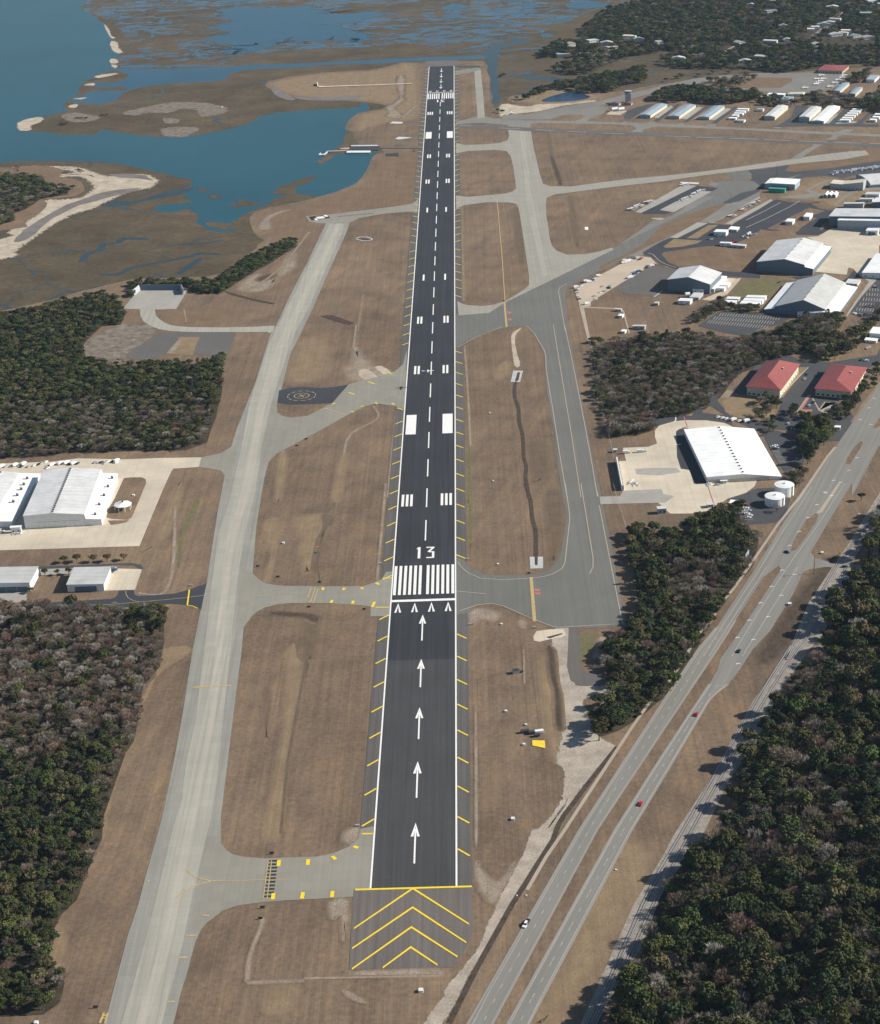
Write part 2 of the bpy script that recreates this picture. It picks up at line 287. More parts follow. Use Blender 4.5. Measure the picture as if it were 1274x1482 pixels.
S('tidal_river','shallow_water',4,A0,'165,100 200,99 250,100 300,98 330,97 370,94 420,92 470,90 510,88 560,85 600,84 640,82 700,80 720,78 722,83 690,86 650,87 600,89 560,91 500,93 440,97 390,99 350,103 330,108 322,116 290,119 245,122 205,126 180,134 168,144 150,151 118,150 105,150 112,142 135,132 180,131 178,126 150,127 128,124 132,120 170,118 190,109 172,104',3)
SS('marsh_lake','shallow_water',4,A0,'322,14 350,10 400,12 450,9 470,20 500,22 540,17 552,22 520,30 500,34 470,36 500,40 520,48 538,50 535,58 500,60 470,56 440,60 410,58 395,62 385,68 365,75 340,76 325,72 345,66 318,62 300,55 330,47 300,40 330,30',3)
SS('marsh_lake','shallow_water',4,A0,'195,-2 250,2 300,0 340,3 390,-4 320,-12 240,-10',3)
S('creek','creek_water',4,Zc,'235,300 260,285 290,255 340,250 400,240 380,205 410,205 430,218 520,230 490,245 440,250 400,262 340,280 360,290 330,300 320,330 318,400 322,470 330,560 320,600 290,600 285,540 275,470 265,400 258,345 240,320',3)
for s in ('550,200 600,195 640,210 590,218','590,110 660,108 740,98 750,120 690,130 620,125','700,30 760,15 850,5 940,20 980,35 900,45 800,48','0,40 60,20 130,30 100,50 20,60','440,25 560,20 550,38 460,40','400,80 500,60 550,70 460,85','0,90 90,80 140,95 60,105','180,130 280,140 330,150 250,155'):
    SS('marsh_pool','shallow_water',4,Zc,s,3)
S('creek','creek_water',4,Zc,'340,432 450,428 540,440 640,445 720,455 800,455 900,445 960,440 1060,430 1120,400 1160,390 1160,420 1080,440 960,455 860,465 700,468 560,462 440,445 340,440',2)
S('pond','pond_water',5,Zc,'572,580 610,560 660,545 720,532 770,530 820,545 850,555 835,568 760,580 690,585 610,587',3)
SS('pond_bank','tan_grass',4,Zc,'430,560 560,545 600,525 660,518 780,520 860,540 900,555 880,572 760,592 600,598 520,595 450,585',3)
# islands and banks in the lagoon
for s in ('180,163 200,158 225,152 240,149 262,148 300,149 325,155 320,164 290,168 285,161 262,158 240,164 215,162 195,167','88,166 110,163 130,166 150,170 120,176 95,174','235,186 262,184 288,186 278,193 262,199 238,196','240,170 262,172 255,178 238,177'):
    SS('spit_scrub','scrub',5,A0,s,3)
for s in ('26,178 45,171 62,170 58,177 45,182 46,188 30,189','98,170 60,170','150,35 158,42 162,52 168,54 163,56 158,50','160,60 170,62 171,69 178,75 170,77 163,72','161,85 170,86 172,91 162,92','162,94 172,95 168,99','138,110 165,106 168,108 142,113','121,123 136,120 135,124','106,143 126,141 118,144','103,152 112,151 108,156 98,155'):
    if len(N(s))>2: SS('sandbar','sand',6,A0,s,2)
SS('shore_sand','sand',5,A0,'0,345 12,336 36,325 58,308 57,302 64,292 90,290 118,287 126,283 140,274 142,266 128,258 114,255 84,257 76,263 84,253 105,250 80,246 30,246 22,243 60,241 100,242 135,250 160,255 190,252 215,254 226,262 212,272 190,277 160,288 135,300 112,306 92,314 80,322 68,330 50,342 40,352 22,366 0,376 -300,420 -300,380',2)
SS('shore_scrub','rust_grass',5,A0,'-300,330 0,330 20,322 45,306 52,296 40,288 60,285 100,282 108,272 98,262 70,258 75,248 45,243 20,248 0,246 -300,244',2)
S('tidal_mud','mud',6,A0,'18,350 36,333 58,318 78,305 98,296 125,287 150,279 172,275 205,272 188,279 160,285 140,291 115,297 92,307 76,316 60,330 40,346',2)
S('tidal_mud','mud',6,A0,'155,252 185,251 212,254 222,262 205,259 175,257')
for s in ('396,277 415,270 432,261 455,256 448,264 430,272 428,279 405,283','286,179 286,178','340,290 360,292 368,297 350,298','282,272 300,273 310,275 295,276','300,284 318,283 315,288 302,288','330,296 372,294 374,297 340,301','300,322 332,325 330,332 305,330'):
    if len(N(s))>3: S('marsh_island','marsh_plain',5,A0,s,2)
S('creek','creek_water',5,A0,'144,297 172,291 200,290 225,283 250,277 275,272 280,274 262,281 235,286 212,291 190,295 160,299',2)
for pts,wd in (('120,379 126,368 145,362 150,354 172,351 178,345 215,346',9),('145,397 172,397 190,388 230,380 256,375 280,370 285,367 320,368',7),('258,397 275,385 290,374',8),('265,354 300,351 320,348',6),('205,290 240,278 275,268',5)):
    P=smooth(W(N(pts)),4,False); multi('creek',[ribbon(P,wd)],'creek_water',6)
SS('bank_grass','rust_grass',4,A0,'378,322 384,308 420,299 455,292 500,280 530,266 548,246 556,224 590,222 605,215 603,290 520,300 470,308 446,312 440,322 446,332 440,350 400,345 386,335',2)
SS('shore_strip','tan_grass',4,A0,'400,118 470,107 540,103 575,96 596,92 606,120 600,170 560,176 520,190 515,180 530,165 560,160 575,152 540,146 480,142 430,138 405,128',2)
SS('pale_track','pale_dirt',6,X6,'880,0 920,0 925,90 905,200 935,215 870,265 835,300 870,340 900,380 830,388 765,370 790,340 765,290 820,270 880,220 900,200 880,130 870,60',1)
SS('pale_track','pale_dirt',6,X6,'1040,265 1048,275 930,375 905,388 900,380',0)
SS('beach_track','pale_dirt',6,Zf,'215,390 225,370 250,345 290,320 350,300 400,290 340,312 300,330 270,355 275,390 262,405 235,405',2)
S('tide_mud','mud',5,Zb,'290,510 320,505 360,535 430,570 400,578 350,565 310,545',2); S('tide_mud','mud',5,Zb,'420,560 600,560 800,550 770,575 600,580 480,575',2)
# grass tones of the airfield
for s,mt in (('385,690 390,668 402,660 470,630 520,600 560,600 575,620 565,700 560,800 540,840 470,845 400,842 372,830 378,740','dry_grass'),):
    pass
for z,s,mt in ((Zn,'430,200 560,180 620,190 600,280 560,330 520,480 480,510 450,380 470,290','tan_grass'),(Zn,'240,240 330,200 310,420 280,560 240,560 290,400','tan_grass'),(Zn,'590,180 650,190 640,240 600,260 560,480 530,500 560,330 600,250','dark_grass'),
    (Zr,'470,0 520,0 440,400 400,660 350,1060 340,1060 385,640 430,330','ditch_soil'),(Zr,'380,0 470,0 425,330 375,660 340,1060 260,1060 330,640 380,300','tan_grass'),(Zr,'240,250 290,240 270,480 255,480','dark_grass'),(Zn,'470,780 560,760 540,990 480,990','dark_grass'),
    (Zn,'290,740 480,745 570,770 540,800 470,770 340,765','ditch_soil'),(Zm,'1120,100 1150,110 1060,300 1040,460 1020,460 1030,330','green_grass'),(Zm,'1010,20 1050,20 1000,250 930,330 830,400 790,430 900,310','tan_grass'),
    (Zq,'1110,0 860,200 720,600 640,900 600,1075 560,1075 620,880 700,600 830,300 900,150 930,0','tan_grass'),(Zu,'310,540 370,545 385,700 350,860 290,860 290,700','tan_grass'),(Zv,'280,920 440,890 430,1000 330,1060 240,1040','tan_grass'),
    (Zo,'150,0 168,0 172,330 155,335 152,200','green_grass'),(Zk,'140,420 160,430 165,700 160,995 145,995 150,700','green_grass'),(Zo,'590,60 680,60 690,300 660,420 630,440 620,300','dark_grass'),(Zk,'500,680 620,700 600,880 520,880','dark_grass'),
    (Zc,'600,770 625,780 640,900 660,995 640,995 625,900','dark_grass'),(Zg,'625,0 645,0 690,130 670,140','ditch_soil'),(Zg,'730,220 760,240 790,480 760,480 735,300','dark_grass'),(Zg,'410,300 460,300 480,560 440,600 420,450','dark_grass'),
    (Zj,'470,80 600,100 590,300 400,330 410,250','tan_grass'),(Zj,'340,740 380,760 350,995 310,995','tan_grass'),(Zj,'690,760 720,740 700,995 640,995','tan_grass'),(Ze,'930,870 1274,860 1274,960 1050,965 960,945 910,910','rust_grass'),(Zh,'30,550 300,500 490,440 760,440 560,640 350,645 120,640 60,600','rust_grass'),
    (Zh,'430,790 440,700 560,690 750,700 640,790 450,790','green_grass'),(Y7,'200,620 600,620 640,850 500,920 240,950','rust_grass'),(Zh,'760,30 1274,10 1274,60 760,75','rust_grass'),(Zw,'930,100 1200,150 1000,600 800,900 740,995 620,1120 520,1120 760,700','tan_grass'),(Zs,'560,80 640,60 680,420 700,640 640,640 600,400','tan_grass'),(Zo,'700,900 900,870 930,900 850,995 760,995','green_grass')):
    softsheet('grass_patch',smooth(W(Z(*z,s)),3) if mt!='dry_grass' else W(Z(*z,s)),mt,3) if mt!='dry_grass' else None
# worn and disturbed ground
for z,s,mt in ((Zj,'765,130 790,150 870,240 1000,280 940,310 860,330 790,325 740,300 725,250 760,220','pale_dirt'),(Zj,'800,265 850,260 900,300 860,320 800,300','sand'),(Zj,'890,245 930,240 980,275 940,285','sand'),(Zk,'400,60 440,25 455,22 420,70 430,160 450,230 420,240 405,150','sand'),
    (Zk,'330,230 390,205 395,270 330,320 310,290','tan_grass'),(Zo,'160,740 230,720 330,750 300,790 220,780 170,830','pale_dirt'),(Zo,'440,790 480,790 480,830 450,830','pale_dirt'),(Zs,'190,380 200,400 205,1060 190,1060','pale_dirt'),(Zw,'200,180 240,250 330,300 420,190 380,300 320,400 280,420 200,300','pale_dirt'),
    (Zv,'630,420 735,415 710,640 705,600 690,500 640,520','pale_dirt'),(Zv,'740,825 1100,810 1260,812 1250,850 1000,850 740,840','pale_dirt'),(Zv,'700,930 760,945 840,1000 760,985','pale_dirt'),(Zw,'0,60 1,61','sand'),(Zv,'730,0 800,0 760,90 700,60','pale_dirt'),
    (Zi,'440,130 560,60 680,0 860,0 900,40 860,80 800,120 730,170 720,215 600,200 520,190','scrub'),(Zf,'300,700 390,560 420,540 420,620 330,690 240,760 100,750 210,660','pale_dirt'),(Zf,'215,690 290,660 300,680 230,705','ditch_soil'),(Ze,'620,860 740,780 700,865','rust_grass'),
    (Zc,'345,600 480,615 560,600 700,597 860,578 880,585 700,608 560,640 420,655 340,672','sand'),(Zl,'100,480 330,310 400,330 250,400 200,520 120,520','tan_grass'),(Zl,'330,390 420,380 400,420 330,410','pale_dirt'),(X1,'280,250 750,250 850,300 640,340 480,420 440,440','tan_grass'),
    (Zp,'0,180 300,165 340,200 140,270 60,280 0,280','dark_grass'),(Zp,'990,420 1020,470 900,700 700,995 560,995 820,600','ditch_soil')):
    if len(N(s))>3: softsheet('bare_ground' if mt!='scrub' else 'scrub_ground',smooth(W(Z(*z,s)),3),mt,4)
SS('rail_verge','scrub',4,Zp,'1274,480 1230,520 1100,560 1060,640 960,780 870,995 1000,1000 1100,900 1274,900',0)
# forest floors
FOREST={
'wood_east':'1500,700 1274,742 1262,760 1256,790 1250,835 1225,862 1205,872 1196,900 1186,925 1205,950 1180,958 1152,962 1136,1000 1118,1035 1095,1068 1078,1088 1073,1120 1068,1145 1058,1180 1038,1200 1018,1215 998,1240 984,1262 965,1290 955,1310 943,1350 925,1395 905,1420 895,1482 880,1570 1600,1570',
'wood_strip':'905,772 930,764 960,768 1000,765 1020,750 1042,738 1060,745 1078,760 1100,775 1088,812 1062,848 1030,898 1002,945 980,985 958,1010 928,1035 900,1052 872,1062 858,1048 862,1030 888,1010 880,985 872,940 888,925 916,905 930,880 922,840 908,800',
'wood_bare':'858,502 880,492 920,486 960,480 1005,482 1060,490 1100,480 1150,474 1196,470 1210,482 1160,505 1115,520 1075,535 1050,560 1020,588 985,600 955,600 945,620 920,627 885,628 872,590 862,560',
'wood_south_west':'-400,870 0,872 60,872 150,880 215,878 243,886 236,905 234,945 233,960 210,990 205,1030 192,1070 178,1085 165,1130 153,1175 148,1210 133,1250 113,1298 92,1318 80,1340 76,1380 96,1420 90,1450 60,1470 0,1476 -300,1480',
'wood_west':'-400,455 0,455 60,442 110,430 150,422 168,430 182,452 176,466 148,468 118,498 128,520 180,527 240,522 290,522 325,512 322,560 312,600 297,638 270,648 200,648 100,652 50,658 0,658 -400,665',
'wood_marsh_edge':'186,412 196,404 262,404 285,405 320,402 335,388 362,370 395,352 425,342 430,352 400,372 370,388 345,405 318,422 278,420 268,410 202,412 190,430',
'wood_island':'-250,250 0,250 40,250 65,256 62,264 100,268 98,278 60,284 40,298 15,308 24,315 0,322 -250,320',
'wood_far':'858,28 872,15 920,2 980,-12 1400,-60 1900,-60 1900,70 1400,88 1274,92 1235,88 1180,95 1130,102 1060,94 1000,98 962,92 955,84 1000,72 965,70 930,76 905,80 880,90 850,104 822,106 798,98 830,88 870,76 830,80 787,80 800,66 850,50 845,38'}
BELTS={}
def B_(n,z,s): BELTS[n]=W(Z(*z,s))
B_('belt_pond',Zc,'470,575 600,515 760,478 900,450 1010,440 1080,415 1160,400 1180,470 1040,500 1000,530 880,540 760,525 640,515 560,545 500,575')
B_('belt_clump',X8,'10,470 60,430 150,385 210,400 240,440 220,470 60,478')
B_('belt_rows_west',Y1,'640,290 700,240 760,200 860,170 1000,150 1100,160 1274,150 1274,320 1100,290 960,310 860,300 720,290')
B_('belt_rows_east',Y2,'0,150 60,150 100,170 260,165 420,190 560,230 640,190 720,230 730,270 600,300 400,330 200,330 0,310')
B_('belt_rows_east2',Y2,'690,300 760,260 900,260 950,300 1060,320 1160,330 1140,350 1000,350 760,350')
B_('belt_brush',Y3,'330,560 420,500 520,470 700,480 900,520 1050,560 1000,600 860,640 700,620 600,610 480,590')
B_('belt_brush2',Y3,'1090,560 1180,500 1274,470 1400,460 1400,700 1180,680 1040,650 1010,610')
B_('belt_ramp',Y3,'830,350 880,290 960,270 1060,240 1150,195 1160,240 1100,280 1090,340 960,345')
B_('belt_island',Y2,'90,100 160,60 280,50 420,55 520,20 580,0 660,0 670,40 600,90 480,120 300,115 140,115')
B_('belt_offices',X1,'380,240 440,200 560,180 640,150 820,130 960,120 1000,160 900,230 860,290 760,300 700,290 560,300 480,320 430,330')
B_('belt_offices2',X1,'640,420 700,380 800,340 870,300 960,280 1060,250 1110,170 1250,90 1274,100 1274,210 1180,230 1170,300 1080,330 1070,410 960,440 880,500 760,500 660,470')
B_('belt_road',X1,'1274,540 1274,640 1180,780 1060,900 1000,1000 880,1020 830,960 920,880 1050,820 1080,760 1130,700 1200,600 1240,540')
B_('belt_oaks',X3,'990,330 1060,240 1160,160 1260,150 1274,260 1240,350 1180,420 1120,520 1060,560 1020,500 1060,420')
B_('belt_tanks',X3,'900,610 1000,590 1060,600 1030,680 960,740 950,680')
B_('belt_lawn',X1,'60,850 200,820 380,850 400,900 340,960 420,990 300,1080 260,1020 180,960 230,920 120,880')
B_('belt_lot',X1,'440,920 540,920 520,980 620,960 690,940 640,1010 540,1020 460,980'); B_('belt_lot2',X1,'600,1060 720,1020 860,1060 880,1130 820,1191 620,1191 560,1140')
B_('belt_south',X3,'60,1060 300,960 340,930 460,920 500,960 470,1040 420,1090 60,1100')
B_('belt_hedge',Y8,'370,650 420,610 500,560 590,520 640,480 680,490 700,540 900,550 1040,560 1030,590 800,580 650,575 560,620 470,690 380,690')
HS=[]
for z_,s_ in ((X8,'425,365 520,372 700,325 800,345 990,370 1110,505 580,415 245,390 160,480'),(X7,'350,292 515,280 625,178 800,205 870,170 940,140 960,235 1000,225 845,300 1145,100 1175,255 1200,20 560,8 660,5 405,38 455,380 925,55 1260,40 650,268 540,88 360,408 830,190 905,165 1020,215 1100,245')): HS+=Z(*z_,s_)
HW_=[G(a_,b_+1) for a_,b_ in HS]
LANE=[W(Z(*z_,s_)) for z_,s_ in ((X7,'235,355 330,300 400,275'),(X7,'840,235 900,190 985,140 1040,80'),(X7,'0,300 100,290 230,280'),(X8,'560,365 700,370 850,375'),(X8,'220,450 400,440 560,425'),(X7,'1000,230 1270,235'))]
for P_ in LANE: sheet('house_lane',ribbon(P_,9),'pale_dirt',7,world=True)
FP={k:W([(a,b+ (4 if b<1400 else 0)) for a,b in N(s)]) for k,s in FOREST.items()}
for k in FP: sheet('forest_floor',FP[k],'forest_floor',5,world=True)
# ------------------------------------------------------------------ runway 13/31
WR=22.86; LR=2438.4
sheet('runway_shoulder',rect(-30.6,-22.86,0,LR),'shoulder_asphalt',6,world=True); sheet('runway_shoulder',rect(22.86,30.6,0,LR),'shoulder_asphalt',6,world=True)
S('blast_pad','blast_pad_asphalt',6,A0,'511,1286 682.6,1282 684.5,1350 671,1379 657,1400 505.5,1403 507,1370')
sheet('blast_pad',rect(-30,30,LR,LR+60),'blast_pad_asphalt',6,world=True)
YC=G(612,955).y
rw=sheet('runway',rect(-WR,WR,YC,LR),'runway_asphalt',9,world=True)
sheet('runway_end_pavement',rect(-WR,WR,0,YC),'runway_old_asphalt',9,world=True)
white=[];yel=[]
for s in (-1,1): white.append(rect(*sorted((s*22.0,s*22.95)),0,LR))
YT=G(613,868).y; YF=2188
white.append(rect(-21.97,21.97,YT-2.6,YT+.6)); white.append(rect(-21.97,21.97,YF-.6,YF+2.6))
for k in range(6):
    x=1.75+3.55*k
    for s in (-1,1):
        a,b_=sorted((s*x,s*(x+2.0))); white.append(rect(a,b_,G(613,860.4).y,G(613,818.5).y)); white.append(rect(a,b_,YF-54,YF-7))
def bars(xs,y0,y1):
    for a,b_ in xs:
        for s in (-1,1): white.append(rect(*sorted((s*a,s*b_)),y0,y1))
T3=((11.0,13.0),(14.4,16.4),(17.8,19.8)); T2=((10.8,12.8),(14.2,16.2)); T1=((10.9,12.9),)
Yt=G(650,731.2).y
bars(T3,Yt,Yt+22.9); bars(((11.5,20.3),),640.5,687)
for k,X in ((2,T2),(3,T2),(4,T1)): bars(X,Yt+152.4*k,Yt+152.4*k+22.9)
e=LR-(Yt-YT)-(LR-YF)
for k,X in ((0,T3),(2,T2),(3,T2),(4,T1)): bars(X,e-152.4*k-22.9,e-152.4*k)
bars(((11.5,20.3),),YF-(687-YT),YF-(640.5-YT))
y=G(618,782.5).y
while y<YF-90: white.append(rect(-.5,.5,y,y+36.6)); y+=60.96
def arrow(xc,yt,s=1,stem=True,yb=0,hw=2.9,hl=9.5,lw=.95,X=True):
    for q in (-1,1): white.append([Vector((xc,yt)),Vector((xc+q*hw,yt-s*hl)),Vector((xc+q*(hw-1.5),yt-s*hl)),Vector((xc,yt-s*3.6))])
    if stem: white.append(rect(xc-lw/2,xc+lw/2,*sorted((yb,yt-s*5.5))))
for x in (-17.3,-5.8,5.8,17.3): arrow(x,YT-4.5,1,False,hw=2.4,hl=14)
for a,b_ in ((890,927.6),(954,995),(1024,1070),(1102,1155),(1191,1250)): arrow(0,G(609,a).y,1,True,G(605,b_).y,hw=2.5,hl=13)
for x in (-17.3,-5.8,5.8,17.3): arrow(x,YF+4.5,-1,False,hw=2.4,hl=14)
for k in range(4): arrow(0,YF+35+k*52,-1,True,YF+35+k*52+40,hw=3,hl=14)
multi('runway_marking',white,'white_paint',11,rw)
# numerals
def glyph(strokes,wd,fn):
    out=[]
    for s in strokes:
        P=[fn(a,b_) for a,b_ in s]
        for i in range(len(P)-1): out.append(ribbon([P[i],P[i+1]],wd))
    return out
one=[[(.55,0),(.55,1)],[(.3,.83),(.58,.97)]]
three=[[(0,.96),(1,.96)],[(.92,.97),(.25,.56)],[(.3,.56),(.92,.56)],[(.86,.58),(.86,.03)],[(.93,.05),(0,.05)]]
ya,yb=G(613,808.3).y,G(613,792.2).y
num=glyph(one,1.9,lambda a,b_:Vector((-6.9+a*4.8,ya+b_*(yb-ya))))+glyph(three,1.7,lambda a,b_:Vector((1.0+a*5.9,ya+b_*(yb-ya))))
yA,yB=YF-82,YF-62
num2=glyph(three,1.9,lambda a,b_:Vector((7.2-a*6.4,yB-b_*(yB-yA))))+glyph(one,2.1,lambda a,b_:Vector((-1.8-a*5.0,yB-b_*(yB-yA))))
multi('runway_number',num,'white_paint',12,rw); multi('runway_number',num2,'white_paint',12,rw)
# yellow shoulder bars (lean changes at mid field) and blast pad chevrons
y0=G(661,950).y; y=y0-30.48*int((y0-5)/30.48)
while y<LR-5:
    s=1 if y<1250 else -1
    for q in (-1,1):
        if q<0 and (G(600,600).y<y<G(590,498).y or abs(y-G(560,865).y)<22): continue
        if q>0 and (G(662,888).y<y<G(662,812).y or G(662,502).y<y<G(662,436).y or y<12): continue
        if q<0 and y<G(540,1205).y: continue
        yel.append(ribbon([Vector((q*23.2,y)),Vector((q*29.6,y-s*6.6))],1.05))
    y+=30.48
yel.append(rect(-30.5,30.5,-1.2,.2))
def zl(z,s,w_=.75): yel.append(ribbon(W(Z(*z,s)),w_))
Q=(500,1220,6.37)
for s in ('80,790 622,425 1140,750','62,975 620,600 1115,920','60,1165 608,782 1035,1052','345,1152 603,967 850,1127'):
    P=W(Z(*Q,s)); a,b_,c=P; wv=1.3
    yel.append([a+Vector((0,wv/2)),b_+Vector((0,wv*.9)),c+Vector((0,wv/2)),c-Vector((0,wv/2)),b_-Vector((0,wv*.4)),a-Vector((0,wv/2))])
multi('yellow_marking',yel,'yellow_paint',11,rw)
# ------------------------------------------------------------------ west side pavements
left_out='-?'
S('west_taxiway_shoulder','taxi_shoulder',6,A0,'130,1560 150,1482 157,1461 171,1408 186,1351 200,1310 211,1268 230,1200 234,1186 251,1106 264,1035 279,940 291,881 299,846 315,740 325,690 335,646 343,621 355,590 370,553 391,485 400,471 420,428 446,378 472,323 507,320 501,338 476,393 453,446 437,480 420,513 409,558 400,588 401,600 389,668 383,691 378,720 371,763 366,828 368,840 350,900 353,908 349,950 341,1010 330,1101 320,1181 320,1218 320,1320 300,1335 291,1346 283,1363 273,1401 261,1441 251,1482 235,1560')
S('west_taxiway','taxi_concrete',8,A0,'155,1560 176,1482 209,1368 226,1300 249,1205 263,1158 270,1101 284,1040 290,985 296,940 309,826 316,775 336,711 353,631 360,590 374,545 388,500 400,476 425,428 450,378 478,324 499,324 495,338 470,393 447,446 433,470 420,500 405,545 393,583 379,646 370,711 353,775 344,840 331,965 314,1131 304,1191 280,1290 266,1361 234,1482 218,1560')
S('connector','link_concrete',7,A0,'300,1210 320,1210 320,1220 327.5,1230 336,1236 350,1240 383,1242.7 420,1241 458,1240 483,1235 506,1225 519,1214 522,1200 541,1196 536,1286 512,1287 511,1298 470.7,1300.5 420,1303 383,1305.5 345,1310.6 320,1319 300,1332 291,1346 275,1360')
S('connector','link_concrete',7,A0,'350,820 366.5,830.6 374,838 385,844.5 402,847.5 420.5,848 471,848.7 526,848.7 538.6,844.5 553.6,838 558.6,828 568.5,827 565,892 536,892 536.6,878 521,876 470.7,873 420.5,873 403,874.6 383,879.6 370,887 362.7,894.7 353,908.5 340,920')
S('connector','link_concrete',7,A0,'395,575 401,588 401.6,597 408,602 420.5,604.5 445.6,602 463,593 481,583.6 503.4,557 521,551.7 545,546 571,538 583,528 589.5,505 585.5,592 574,588.5 546,584 528.5,588 503.4,600.7 458,626 420.5,646 400,657 389,668.5 375,690')
S('connector','link_concrete',7,A0,'460,323 448,320.5 443,313 478,310.4 521,305 571,299 596,295 606,288 604,308 592.6,306.6 558.7,309 521,315.4 505,323')
S('connector','link_concrete',7,A0,'345,640 320,656 291.5,662 288,676 320,681 326,690 330,710')
rc=S('compass_pad','new_asphalt',8,A0,'401.6,583 404,565.5 420.5,561 438,560 460.7,561.7 481,560.5 504.7,556.7 481,583.6 445.6,585 420.5,585.6',0)
c=G(436.8,573); cy=[]
for R_,n in ((13.2,24),(7.2,0)):
    for k in range(36):
        if n and k%3==2: continue
        a0,a1=2*math.pi*k/36,2*math.pi*(k+1)/36
        cy.append([c+Vector((math.cos(a0),math.sin(a0)))*R_,c+Vector((math.cos(a1),math.sin(a1)))*R_,c+Vector((math.cos(a1),math.sin(a1)))*(R_-.7),c+Vector((math.cos(a0),math.sin(a0)))*(R_-.7)])
for a in (.5,2.07,3.64,5.21): cy.append(ribbon([c,c+Vector((math.cos(a),math.sin(a)))*4],.9))
multi('compass_marking',cy,'faded_yellow',10,rc)
hp=S('helipad','link_concrete',8,Zf,'490,330 622,320 638,345 515,362')
multi('helipad_marking',[W(Z(*Zf,'505,333 615,323 628,341 522,356'))],'black_paint',9,hp)
multi('helipad_marking',[W(Z(*Zf,'545,335 590,331 600,342 560,346')),W(Z(*Zf,'535,345 552,343 560,353 545,354')),W(Z(*Zf,'590,325 612,324 618,333 600,334'))],'white_paint',10,hp)
multi('taxi_marking',[ribbon(W(Z(*Zf,'670,333 880,314')),3)],'dark_grass',9)
S('pad','apron_light',7,X5,'75,242 145,160 190,125 465,125 485,110 405,243 300,247')
S('service_road','taxi_concrete',7,X5,'180,245 275,247 275,262 282,285 300,305 330,325 370,342 420,350 500,355 700,357 900,352 1010,346 1000,380 980,392 960,384 700,387 460,384 380,380 300,368 240,345 200,315 184,285',1)
S('sealed_ground','cross_asphalt',7,X5,'90,525 200,455 300,388 420,385 770,385 765,410 715,530 600,528 520,520 340,520 230,555 130,555',1)
S('sand_pit','tan_grass',8,X5,'345,515 420,430 415,418 550,415 525,470 505,530 440,525 380,520')
S('bare_ground','pale_dirt',9,X5,'345,515 420,430 428,460 380,515')
S('apron','apron_cream',7,A0,'-300,676 0,671 75,668.5 113,663.5 176,665 236,663 291.5,662 288,676 251,678.5 247.6,683.6 236,708.7 202,790.5 0,796.7 -300,806')
S('apron_lawn','dry_grass',9,Z and A0,'179.7,692 191,691 205,691 211,693.6 212,699 191,749 186,752.8 161,751 154,749 158,735 166,722 176,700',0)
S('apron_lawn','dry_grass',9,X4,'905,600 1000,598 1085,597 1060,615 980,632 930,636 915,615',0)
S('apron','apron_cream',7,A0,'206,824 195.5,853.8 151,855 162,830.6 171,823'); S('apron','apron_light',7,A0,'-100,858 40,857 38,864 41,871.6 0,873 -100,876')
S('taxilane','new_asphalt',7,A0,'60,873 90.5,870.9 161,867 168,864 171,861 173,855 194,853.8 195,861 201,863 251,859.6 276,853 299,844.5 291.5,882 276,876 251,874 226,874.6 176,879.6 138,882 80,884')
S('service_road','lot_asphalt',7,A0,'56,820 120,818 160,816 190,815 203,817 208,822 206,825 193,818.5 163,818 115,822 70,823.5 56,824'); S('pad','apron_light',7,A0,'57,824 108,822 106,830 60,833')
# yellow and white lines on the west side
L1=[];L2=[]
def YL(z,s,w_=.6,dst=None): (L1 if dst is None else dst).append(ribbon(W(Z(*z,s)),w_))
for x0,y0_,x1,y1_ in ((335,180,331,214),(503,175,499,208),(642,157,660,176),(765,100,790,110),(303,370,298,406),(473,365,466,402),(643,358,639,394)): YL(Zv,f'{x0},{y0_} {x1},{y1_}',2.0)
YL(Zv,'812,28 875,27',1.0); YL(Zr,'812,1064 875,1063',1.0)
for s in ('588,600 588,614','712,602 704,614','808,600 818,608','893,572 912,583','642,672 632,688','762,676 758,692','885,682 872,712'): YL(Zn,s,1.9)
YL(Zn,'930,545 985,545',1.0); YL(Zn,'890,714 970,713',1.0)
for s in ('640,458 660,452','735,392 770,402','848,330 885,342','750,500 765,505','805,472 822,470','890,448 900,458','985,452 998,462','1015,480 1050,490','960,275 985,285'): YL(Zj,s,1.5)
YL(Zm,'725,620 728,640 740,660 770,675 800,682',.4,L2); YL(Zm,'450,703 650,697 800,683 950,670 1100,655 1175,644',.4,L2); YL(Zm,'1092,612 1080,702',1.0); YL(Zm,'1080,702 1110,706 1140,720',.7)
for s in ('272,182 244,400','292,182 266,402'): YL(Zv,s,.6,L2)
YL(Zv,'0,300 100,300 250,292 400,290',.5,L2); YL(Zq,'1110,220 1274,210',1.6,L2); YL(Zr,'0,210 60,208',1.6,L2)
YL(Zu,'1065,225 1100,262 1150,285 1215,300 1274,297',.8,L2); YL(Zu,'1020,395 1060,355 1120,325 1215,302',.8,L2); YL(Zn,'160,632 300,635 500,640',.4,L2)
YL(Zu,'860,300 850,302',2,L2)
for s in ('500,655 520,600','512,690 545,600','530,690 560,605'): YL(Zn,s,.8,L2)
for s in ('1170,497 1205,500','1070,613 1130,613','1030,740 1080,740','960,995 1010,995'): YL(Zu,s,1.1,L2)
for s in ('575,1120 600,1060','605,1120 622,1062','585,1090 612,1090','593,1075 616,1075'): YL(Zu,s,1.1,L2)
YL(Zj,'590,480 720,520',1.2,L2); YL(Zj,'190,13 182,42',1.6,[]) 
multi('taxi_marking',L1,'yellow_paint',11); multi('taxi_marking',L2,'faded_yellow',11)
L3=[]
for z,s in ((Zv,'272,180 240,405'),):
    P=W(Z(*z,s)); a,b_=P; n=22
    for k in range(n):
        if k%2: continue
        p=a.lerp(b_,k/n); q=a.lerp(b_,(k+1)/n); L3.append(ribbon([p+Vector((3,0)),q+Vector((3,0))],5))
